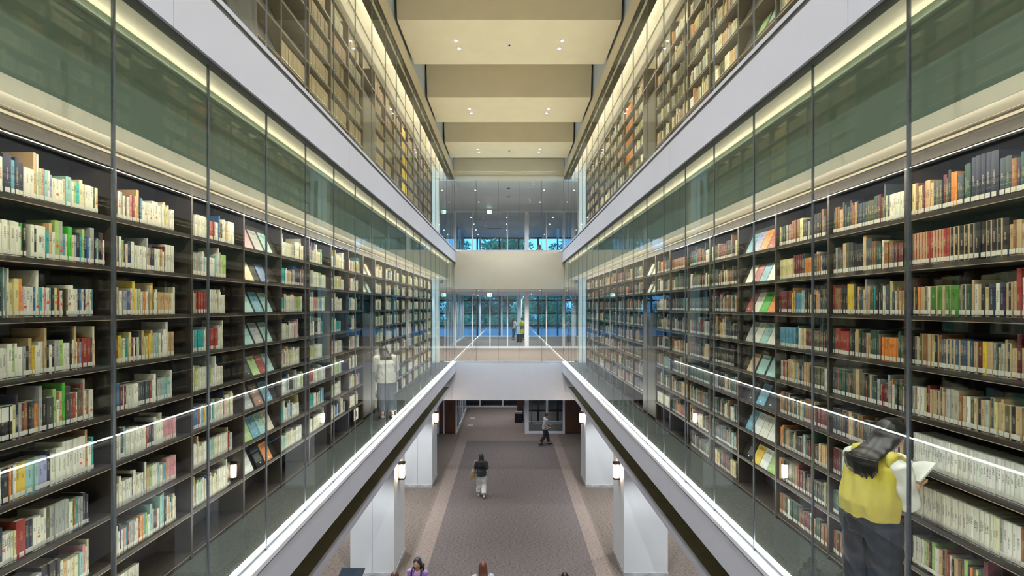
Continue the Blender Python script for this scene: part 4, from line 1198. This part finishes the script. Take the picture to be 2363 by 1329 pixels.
    if pants:
        m = MB()
        q = secs(pantfit)
        m.rings([q[0], q[1], (P['wai'].x, P['wai'].y, P['wai'].z+0.0*H, 0.083*H+pantfit, 0.062*H+pantfit)])
        for sd in 'LR':
            kn, hi, an = P['kn'+sd], P['hi'+sd], P['an'+sd]
            en = kn+(an-kn)*((pant_len-0.5)*2)
            m.tube([hi+V3((0, 0, 0.03*H)), (hi+kn)/2, kn, (kn+en)/2, en], [0.060*H+pantfit, 0.052*H+pantfit, 0.042*H+pantfit*1.4, 0.040*H+pantfit*1.6, 0.036*H+pantfit*1.6])
        link('trousers', remeshed(m, 'trousers', cloth(pants), vox, 3, wr*1.2, (60, 52, 34), 1.0), root)
    if top:
        m = MB(); q = secs(topfit)
        if pants: q[2] = (*q[2][:3], max(q[2][3], 0.085*H+pantfit+0.02), max(q[2][4], 0.064*H+pantfit+0.02)); q[1] = (*q[1][:3], 0.096*H+max(topfit, pantfit)+0.02, 0.072*H+max(topfit, pantfit)+0.02)
        lowz = hem*H
        if hem > 0.55: m.rings(q[2:])
        else: m.rings([(P['pel'].x, P['pel'].y, min(lowz, q[1][2]-0.002), q[1][3]+0.006, q[1][4]+0.006)] + ([q[1]] if lowz < q[1][2]-0.01 else []) + q[2:])
        for sd in 'LR':
            sh, el, wr_ = P['sh'+sd], P['el'+sd], P['wr'+sd]
            pts, rd = [sh+(P['nek']-sh)*0.25, sh], [0.034*H+topfit, 0.037*H+topfit+puff*0.3]
            if sleeve <= 1: pts += [sh+(el-sh)*sleeve]; rd += [0.033*H+topfit+puff]
            else:
                pts += [(sh+el)/2, el, el+(wr_-el)*(sleeve-1)]; rd += [0.032*H+topfit+puff, 0.030*H+topfit+puff, 0.022*H+topfit+puff*0.3]
            m.tube(pts, rd)
        link('shirt', remeshed(m, 'shirt', cloth(top), vox, 3, wr, (60, 60, 30), 2.0), root)
    if vest:
        vc, vhem, flare = vest
        m = MB(); q = secs(topfit+0.030)
        m.rings([(P['pel'].x, P['pel'].y-0.01*H, vhem*H, q[2][3]+flare, q[2][4]+flare), (P['wai'].x, P['wai'].y-0.01*H, (vhem+0.06)*H, q[2][3]+flare*1.05, q[2][4]+flare)] + [q[4], q[5], (q[6][0], q[6][1], q[6][2]-0.005*H, q[6][3]+0.012, q[6][4]+0.012)], 24)
        for sd in 'LR':
            m.tube([P['sh'+sd]+(P['nek']-P['sh'+sd])*0.55, P['sh'+sd]+(P['nek']-P['sh'+sd])*0.10+V3((0, 0, 0.004*H))], [0.040*H, 0.046*H])
        link('vest', remeshed(m, 'vest', cloth(vc), vox, 3, wr*1.35, (78, 64, 17), 3.0), root)
    if coat:
        cc, low = coat
        m = MB(); q = secs(0.022)
        m.rings([(P['pel'].x, P['pel'].y, low*H, 0.125*H, 0.10*H), (P['pel'].x, P['pel'].y, P['pel'].z, 0.112*H, 0.09*H)]+q[2:], 24)
        for sd in 'LR':
            sh, el, wr_ = P['sh'+sd], P['el'+sd], P['wr'+sd]
            m.tube([sh+(P['nek']-sh)*0.25, sh, el, el+(wr_-el)*0.85], [0.045*H, 0.05*H, 0.042*H, 0.034*H])
        link('coat', remeshed(m, 'coat', cloth(cc), vox, 3, wr*1.6, (60, 60, 8), 4.0), root)
    for sd in 'LR':
        an = P['an'+sd]
        m = MB().tube([an+V3((0, -0.036*H, -0.022*H)), an+V3((0, 0.03*H, -0.026*H)), an+V3((0, 0.108*H, -0.036*H))], [0.024*H, 0.027*H, 0.016*H], flat=0.85)
        link('shoe', remeshed(m, 'shoe', cloth(shoes), vox*0.8, 3), root)
    return root, P

# the reader in the clothbound gallery, her back half turned to the hall
GIRL = (2.56, 3.42, Z2)
GRZ = math.radians(-75)
gj = dict(che=(0, 0.015, 0.735), nek=(0, 0.045, 0.83), hed=(0.0, 0.115, 0.905), shL=(-0.108, 0.03, 0.80), shR=(0.108, 0.03, 0.80),
          elL=(-0.135, 0.07, 0.645), elR=(0.128, 0.055, 0.645), wrL=(-0.045, 0.148, 0.700), wrR=(0.085, 0.150, 0.700))
person('person in a yellow vest and white sleeves reading a book by the shelves', GIRL, GRZ, 1.58, gj, top=(0.72, 0.72, 0.68), pants=(0.012, 0.019, 0.036), topfit=0.003,
       shoes=(0.5, 0.5, 0.5), hair=HAIRK, hair_len=0.14, sleeve=1.35, vox=0.0075, puff=0.014, vest=((0.60, 0.51, 0.07), 0.565, 0.030), pantfit=0.026, wr=0.0035, hem=0.58)
bo = empty('open_book', (GIRL[0], GIRL[1], Z2), GRZ); tag(bo, 'open book with white pages held by the person in yellow', 'book')
BK = V3((0.02, 0.184, 0.737))*1.58
def page_leaf(sg):
    m = MB(); n = 6; vs = []; 
    for t_ in (0.0, 0.012):
        for i in range(n+1):
            u = i/n
            x = sg*(0.002+0.125*u); zz = 0.028*math.sin(math.pi*min(1, u*1.1))*0.6+0.055*u
            for w in (-0.095, 0.095):
                vs.append((BK.x+x, BK.y+w*0.80+zz*0.55-t_*0.6, BK.z+w*0.60+zz*0.55+t_))
    fs = []
    def id_(t_, i, w): return t_*(2*(n+1))+i*2+w
    for i in range(n):
        fs += [(id_(0,i,0), id_(0,i,1), id_(0,i+1,1), id_(0,i+1,0)), (id_(1,i,0), id_(1,i+1,0), id_(1,i+1,1), id_(1,i,1)),
               (id_(0,i,0), id_(0,i+1,0), id_(1,i+1,0), id_(1,i,0)), (id_(0,i,1), id_(1,i,1), id_(1,i+1,1), id_(0,i+1,1))]
    fs += [(id_(0,0,0), id_(1,0,0), id_(1,0,1), id_(0,0,1)), (id_(0,n,0), id_(0,n,1), id_(1,n,1), id_(1,n,0))]
    return m.add(vs, fs)
M_PAPER = mat('white_paper', (0.72, 0.74, 0.70), 0.8, noise=0.08, nscale=60)
for sg in (-1, 1): page_leaf(sg).build('page_half', M_PAPER, bo)
# browser in the paperback gallery
person('person in a loose white shirt and grey trousers browsing the paperbacks', (-2.592, 10.25, Z2), math.radians(28), 1.6,
       dict(che=(0, 0.03, 0.72), nek=(0, 0.09, 0.80), hed=(0, 0.15, 0.87), shL=(-0.108, 0.06, 0.785), shR=(0.108, 0.06, 0.785), elL=(-0.122, 0.09, 0.64), elR=(0.14, 0.08, 0.63),
            wrL=(-0.08, 0.2, 0.68), wrR=(0.10, 0.19, 0.60), anR=(0.07, -0.05, 0.052), knR=(0.06, 0.02, 0.285)),
       top=(0.70, 0.69, 0.62), pants=(0.13, 0.15, 0.19), shoes=(0.45, 0.38, 0.30), hair=HAIRK, hair_len=0.12, sleeve=1.5, vox=0.012, puff=0.02, topfit=0.03, hem=0.47, pantfit=0.022)
# two travellers in the lower back room
person('person in a white top with a dark bag waiting by the garden window', (0.38, 34.6, Z2), math.radians(-60), 1.56,
       dict(wrR=(0.08, 0.2, 0.62), elR=(0.13, 0.07, 0.64), knR=(0.06, -0.03, 0.285), anR=(0.06, -0.10, 0.06)), top=(0.62, 0.63, 0.64), pants=(0.02, 0.04, 0.07), shoes=(0.15, 0.08, 0.05), hair=HAIRK, hair_len=0.06, sleeve=1.0, vox=0.016)
person('person in a long lime yellow coat standing behind a black suitcase', (0.98, 34.3, Z2), math.radians(60), 1.6,
       dict(wrL=(-0.06, 0.18, 0.68), elL=(-0.14, 0.05, 0.65)), top=(0.1, 0.1, 0.1), pants=(0.015, 0.015, 0.018), hair=HAIRK, hair_len=0.0, coat=((0.55, 0.60, 0.03), 0.30), vox=0.016)
sb = empty('shoulder_bag', (0.38, 34.6, Z2), math.radians(-60)); tag(sb, 'black shoulder bag on the back of the person in white', 'bag')
MB().prism([(-0.13, -0.245), (0.13, -0.245), (0.15, -0.20), (0.13, -0.128), (-0.13, -0.128), (-0.15, -0.20)], 'z', 0.90, 1.22).build('pouch', M_BLACK, sb)
MB().tube([(-0.12, -0.14, 1.18), (-0.12, -0.10, 1.26), (-0.125, -0.06, 1.325), (-0.125, 0.0, 1.352), (-0.125, 0.06, 1.325), (-0.12, 0.098, 1.22), (-0.12, 0.108, 1.08), (-0.165, 0.05, 0.98), (-0.13, -0.13, 0.96)], [0.018]*9, flat=0.6).build('strap', M_BLACK, sb)
sc_ = empty('suitcase', (0.72, 31.7, Z2)); tag(sc_, 'black upright suitcase with a pale top edge', 'suitcase')
MB().prism([(-0.17, -0.11), (0.17, -0.11), (0.19, -0.08), (0.19, 0.08), (0.17, 0.11), (-0.17, 0.11), (-0.19, 0.08), (-0.19, -0.08)], 'z', 0.05, 0.60).build('shell', M_BLACK, sc_)
B('top_edge', M_FASCIA, -0.18, 0.18, -0.112, 0.112, 0.58, 0.605, sc_)
MB().tube([(-0.08, 0.05, 0.6), (-0.08, 0.05, 0.72), (0.08, 0.05, 0.72), (0.08, 0.05, 0.6)], [0.009]*4).build('handle', M_STEEL, sc_)
for a in (-0.15, 0.15):
    for c in (-0.08, 0.08): MB().lathe([(0.026, -0.012), (0.026, 0.012)], a, c, 0.026, 14, axis='x').build('wheel', M_BLACK, sc_)
# people crossing the ground floor
person('person with long black hair in white trousers walking down the hall', (-1.03, 18.3, 0.008), math.radians(4), 1.63,
       dict(knL=(-0.05, 0.05, 0.285), anL=(-0.06, 0.07, 0.052), knR=(0.055, 0.01, 0.285), anR=(0.055, -0.12, 0.075), elR=(0.14, -0.05, 0.64), wrR=(0.14, -0.02, 0.49), elL=(-0.14, 0.02, 0.64), wrL=(-0.15, 0.07, 0.49)),
       top=(0.020, 0.024, 0.034), pants=(0.66, 0.67, 0.68), shoes=(0.62, 0.55, 0.45), hair=HAIRK, hair_len=0.22, sleeve=0.9, vox=0.013, pantfit=0.024)
tb = empty('tote_bag', (-1.03, 18.3, 0.008), math.radians(4)); tag(tb, 'tan tote bag hanging from the shoulder of the walking person', 'bag')
MB().add([(-0.42, -0.12, 0.72), (-0.30, -0.14, 0.72), (-0.30, 0.18, 0.72), (-0.42, 0.16, 0.72), (-0.36, -0.14, 1.02), (-0.292, -0.15, 1.02), (-0.292, 0.18, 1.02), (-0.36, 0.17, 1.02)],
         [(0,3,2,1),(4,5,6,7),(0,1,5,4),(1,2,6,5),(2,3,7,6),(3,0,4,7)]).build('pouch', mat('tan_canvas', (0.34, 0.25, 0.14), 0.9, noise=0.2, bump=0.2, bscale=200), tb)
for yy in (-0.06, 0.10): MB().tube([(-0.325, yy, 1.0), (-0.293, yy*0.7, 1.2), (-0.258, yy*0.4, 1.345), (-0.19, yy*0.3, 1.378), (-0.13, yy*0.3, 1.376)], [0.012]*5).build('strap', mat('strap_grey', (0.25, 0.22, 0.2), 0.8), tb)
person('person in a white and grey striped shirt striding past the glass doors', (1.90, 25.2, 0.008), math.radians(-85), 1.68,
       dict(knL=(-0.05, 0.09, 0.29), anL=(-0.055, 0.12, 0.052), knR=(0.05, -0.02, 0.28), anR=(0.05, -0.17, 0.075), elR=(0.13, -0.06, 0.64), wrR=(0.13, 0.09, 0.58), elL=(-0.13, 0.04, 0.64), wrL=(-0.13, 0.15, 0.60), che=(0, 0.02, 0.73), nek=(0, 0.035, 0.83), hed=(0, 0.06, 0.927)),
       top=(0.58, 0.60, 0.66), pants=(0.022, 0.024, 0.034), hair=HAIRB, sleeve=1.3, vox=0.013, puff=0.01)
person('person in a lilac top with a dark strap walking on the dark carpet edge', (-2.02, 10.75, 0.008), math.radians(170), 1.62, None, top=(0.36, 0.22, 0.50), pants=(0.03, 0.03, 0.05), hair=mat('blue_black_hair', (0.025, 0.03, 0.045), 0.4, noise=0.4, nscale=60), hair_len=0.1, sleeve=1.0, vox=0.014)
pk = empty('backpack', (-2.02, 10.75, 0.008), math.radians(170)); tag(pk, 'dark backpack worn by the person in lilac', 'bag')
MB().rings([(0, -0.205, 0.88, 0.13, 0.07), (0, -0.225, 1.0, 0.15, 0.10), (0, -0.21, 1.2, 0.13, 0.085), (0, -0.20, 1.27, 0.08, 0.05)], 16).build('pouch', mat('dark_nylon', (0.03, 0.03, 0.045), 0.6), pk)
for a in (-0.11, 0.11): MB().tube([(a*0.8, -0.16, 1.22), (a, -0.105, 1.29), (a, -0.07, 1.36), (a, 0.0, 1.397), (a, 0.068, 1.365), (a, 0.106, 1.25), (a*1.1, 0.112, 1.1), (a*1.5, 0.05, 1.0), (a*1.1, -0.15, 0.96)], [0.02]*9, flat=0.5).build('strap', mat('dark_nylon', (0.03, 0.03, 0.045), 0.6), pk)
person('person with reddish brown hair in a pale blue top on the dark carpet', (-0.56, 10.55, 0.008), 0.1, 1.62, None, top=(0.42, 0.46, 0.58), pants=(0.05, 0.06, 0.09), hair=mat('auburn_hair', (0.16, 0.06, 0.035), 0.45, noise=0.4, nscale=60), hair_len=0.17, sleeve=1.5, vox=0.014)
person('person in a black jacket with orange scarf walking on the dark carpet', (1.19, 10.15, 0.008), 0.3, 1.60, None, top=(0.03, 0.03, 0.035), pants=(0.04, 0.04, 0.05), hair=HAIRK, vox=0.014)
person('person with brown hair in a white top beside the split white column', (-2.42, 10.3, 0.004), 2.9, 1.56, None, top=(0.6, 0.58, 0.54), pants=(0.08, 0.06, 0.05), hair=HAIRB, hair_len=0.12, vox=0.014)
# upper level: dark coat behind the glass, white head by the far window
person('person in a long dark coat standing in the upper gallery', (-2.66, 4.75, Z3), math.radians(95), 1.68, None, top=(0.03, 0.03, 0.03), pants=(0.05, 0.05, 0.045), hair=HAIRK, coat=((0.028, 0.028, 0.025), 0.12), vox=0.013, wr=0.005)
person('person with white hair standing before the upper garden window', (2.02, 31.4, Z3), math.radians(180), 1.64, None, top=(0.3, 0.3, 0.3), pants=(0.05, 0.05, 0.06), hair=HAIRW, hair_len=0.05, vox=0.016)

# ------------------------------------------------------------------ small furniture
k = empty('reading_stand', (-3.62, 11.1, 0)); tag(k, 'low stand with a dark tilted top and pale edge beside the split column', 'stand')
B('base_plate', M_BLACK, -0.2, 0.2, -0.2, 0.2, 0, 0.02, k)
MB().tube([(0, 0, 0.02), (0, 0, 1.0)], [0.035, 0.03]).build('post', M_STEEL, k)
MB().prism([(-0.20, 0.99), (0.20, 1.07), (0.20, 1.10), (-0.20, 1.02)], 'x', -0.27, 0.27).build('top', mat('dark_screen', (0.02, 0.03, 0.04), 0.15), k)
MB().prism([(-0.21, 0.985), (-0.20, 0.985), (-0.20, 1.022), (-0.21, 1.022)], 'x', -0.27, 0.27).build('edge', M_FASCIA, k)
n_ = empty('notice', (sx(-1, SXD-0.006), bay_y(6)+0.28, Z2+0.17)); tag(n_, 'small white notice on the bookcase before the closed cupboard', 'notice')
B('sheet', M_BAND, 0, 0.003, 0, 0.26, 0, 0.22, n_); B('figure', M_INK, 0.003, 0.004, 0.13, 0.19, 0.06, 0.16, n_)

# ------------------------------------------------------------------ garden outside
def leaf_mat(name, c):
    m = bpy.data.materials.new(name); n, l = nodes_of(m); b = n['Principled BSDF']
    oi = n.new('ShaderNodeTexCoord'); t = n.new('ShaderNodeTexNoise'); t.inputs['Scale'].default_value = 1.3; t.inputs['Detail'].default_value = 5
    l.new(oi.outputs['Object'], t.inputs['Vector'])
    cr = n.new('ShaderNodeValToRGB'); cr.color_ramp.elements[0].position = 0.35; cr.color_ramp.elements[1].position = 0.65
    cr.color_ramp.elements[0].color = (c[0]*0.35, c[1]*0.4, c[2]*0.45, 1); cr.color_ramp.elements[1].color = (c[0]*1.3, c[1]*1.3, c[2]*1.2, 1)
    l.new(t.outputs['Fac'], cr.inputs['Fac']); l.new(cr.outputs['Color'], b.inputs['Base Color']); b.inputs['Roughness'].default_value = 0.4
    return m
LEAF = [leaf_mat('leaf_mid', (0.04, 0.34, 0.17)), leaf_mat('leaf_dark', (0.03, 0.20, 0.14)), leaf_mat('leaf_pale', (0.10, 0.42, 0.24))]
BARK = mat('bark', (0.10, 0.085, 0.07), 0.9, noise=0.5, nscale=9, stretch=(4, 4, 0.6))
def leaves(blobs, n, size, seed):
    r = np.random.RandomState(seed)
    w = np.array([b[3]*b[4]*b[5] for b in blobs]); w = w/w.sum()
    bb = np.array([b[:6] for b in blobs])[r.choice(len(blobs), n, p=w)]
    nrm = lambda a: a/np.linalg.norm(a, axis=1)[:, None]
    d = nrm(r.normal(size=(n, 3)))*r.uniform(0.55, 1.0, (n, 1))
    c = bb[:, :3]+d*bb[:, 3:]
    a = nrm(r.normal(size=(n, 3))); q = nrm(np.cross(a, r.normal(size=(n, 3))))
    L = (size*r.uniform(0.6, 1.3, n))[:, None]; W = L*0.5
    vs = np.stack([c-a*L, c+q*W, c+a*L, c-q*W], 1).reshape(-1, 3)
    vs[:, 2] = np.maximum(vs[:, 2], 0.02)
    return MB().add(vs.tolist(), [(4*i, 4*i+1, 4*i+2, 4*i+3) for i in range(n)])
ZT = Z2-0.05
tr = B('floor', mat('blue_grey_paving', (0.22, 0.25, 0.30), 0.6, noise=0.4, nscale=4, stretch=(0.3, 3, 1)), -30, 30, 38.4, 95, ZT-0.3, ZT)
struct(tr, 'grey paved terrace stretching outside the garden window')
hd = empty('hedge', (0, 54, ZT)); tag(hd, 'long low clipped hedge beyond the terrace', 'hedge')
bl = [(x, 0.4*math.sin(x*1.7), 0.85, 0.9, 0.9, 0.8) for x in np.arange(-14, 14.1, 0.8)]
o = leaves(bl, 9000, 0.12, 3).build('foliage', LEAF[0], hd); o['kind'] = 'stuff'
o = leaves([(b[0], b[1]-0.25, b[2]+0.1, b[3], b[4], b[5]) for b in bl], 700, 0.05, 4).build('flecks', mat('white_fleck', (0.7, 0.75, 0.75), 0.6), hd); o['kind'] = 'stuff'  # small white flecks scattered over the hedge leaves
for x in np.arange(-13.6, 14, 1.6): MB().tube([(x, 0, 0), (x+0.05, 0, 0.7)], [0.04, 0.02], 6).build('stem', BARK, hd)
spots = [(-12, 62.3, 9, 2.7, 0), (-4, 62.3, 8.0, 2.7, 1), (4, 62.3, 9.5, 2.7, 2), (12, 62.3, 8.5, 2.7, 1), (-8, 69.2, 16, 2.75, 0), (0, 69.2, 17, 2.75, 2), (8, 69.2, 16.5, 2.75, 1), (16, 69.2, 16, 2.75, 0),
         (-27, 83.5, 19, 5.0, 1), (-13.5, 83.5, 21, 5.0, 0), (0, 83.5, 22, 5.0, 2), (13.5, 83.5, 21, 5.0, 0), (27, 83.5, 19, 5.0, 1)]
words = ['slender', 'small', 'tall', 'thin', 'round', 'pale', 'broad', 'leaning', 'great', 'bushy', 'high', 'old', 'outermost']
for i, (x, y, h, rad, kd) in enumerate(spots):
    t = empty('tree', (x, y, ZT)); r = random.Random(i)
    tag(t, '%s %s tree in the garden, %s' % (words[i], ['mid green', 'dark green', 'pale green'][kd], 'in the row close behind the hedge' if y < 65 else ('in the middle row' if y < 75 else 'in the back row')), 'tree', 'garden trees')
    lean = r.uniform(-0.5, 0.5)
    tk = MB().tube([(0, 0, 0), (lean*0.3, 0, h*0.3), (lean, 0.1, h*0.75)], [0.16, 0.12, 0.05], 8)
    for q in range(4):
        a = r.uniform(0, 6.28); tk.tube([(lean*0.4, 0, h*0.38+0.3*q), (lean*0.4+math.cos(a)*rad*0.6, math.sin(a)*rad*0.6, h*0.6+0.3*q)], [0.06, 0.02], 6)
    tk.build('trunk', BARK, t)
    bl = [(lean+r.uniform(-1, 1)*rad*0.6, r.uniform(-1, 1)*rad*0.5, h*r.uniform(0.22, 0.92), rad*r.uniform(0.4, 0.65), rad*r.uniform(0.4, 0.65), rad*r.uniform(0.3, 0.5)) for _ in range(16 if y < 65 else 26)]
    o = leaves(bl, 7000 if y < 65 else 11000, 0.15 if y < 65 else (0.19 if y < 75 else 0.32), 10+i).build('crown', LEAF[kd], t); o['kind'] = 'stuff'

bw = ['mid green shrub mass', 'dark shrub mass', 'pale shrub mass']
for i, (x, y) in enumerate([(-14, 57.4), (-10, 57.4), (-6, 57.4), (-2, 57.4), (2, 57.4), (6, 57.4), (10, 57.4), (14, 57.4), (-6.2, 74.6), (0, 74.6), (6.2, 74.6), (12.4, 74.6), (-12.4, 74.6)]):
    t = empty('shrub', (x, y, ZT)); r = random.Random(60+i); big = y > 65
    tag(t, 'large %s %s' % (bw[i % 3], 'behind the front trees' if big else 'just behind the hedge'), 'shrub', 'garden shrubs')
    bl = [(r.uniform(-1, 1)*(1.6 if big else 1.0), r.uniform(-0.45, 0.45), r.uniform(0.8, 6.5 if big else 2.6), 1.4 if big else 0.9, 0.75, r.uniform(0.8, 1.3)) for _ in range(16)]
    o = leaves(bl, 6000, 0.19 if big else 0.11, 200+i).build('foliage', LEAF[(i+1) % 3], t); o['kind'] = 'stuff'
    for q in range(3): MB().tube([(q*0.8-0.8, 0, 0), (q*0.9-0.9, 0, 1.6)], [0.06, 0.03], 6).build('stem', BARK, t)
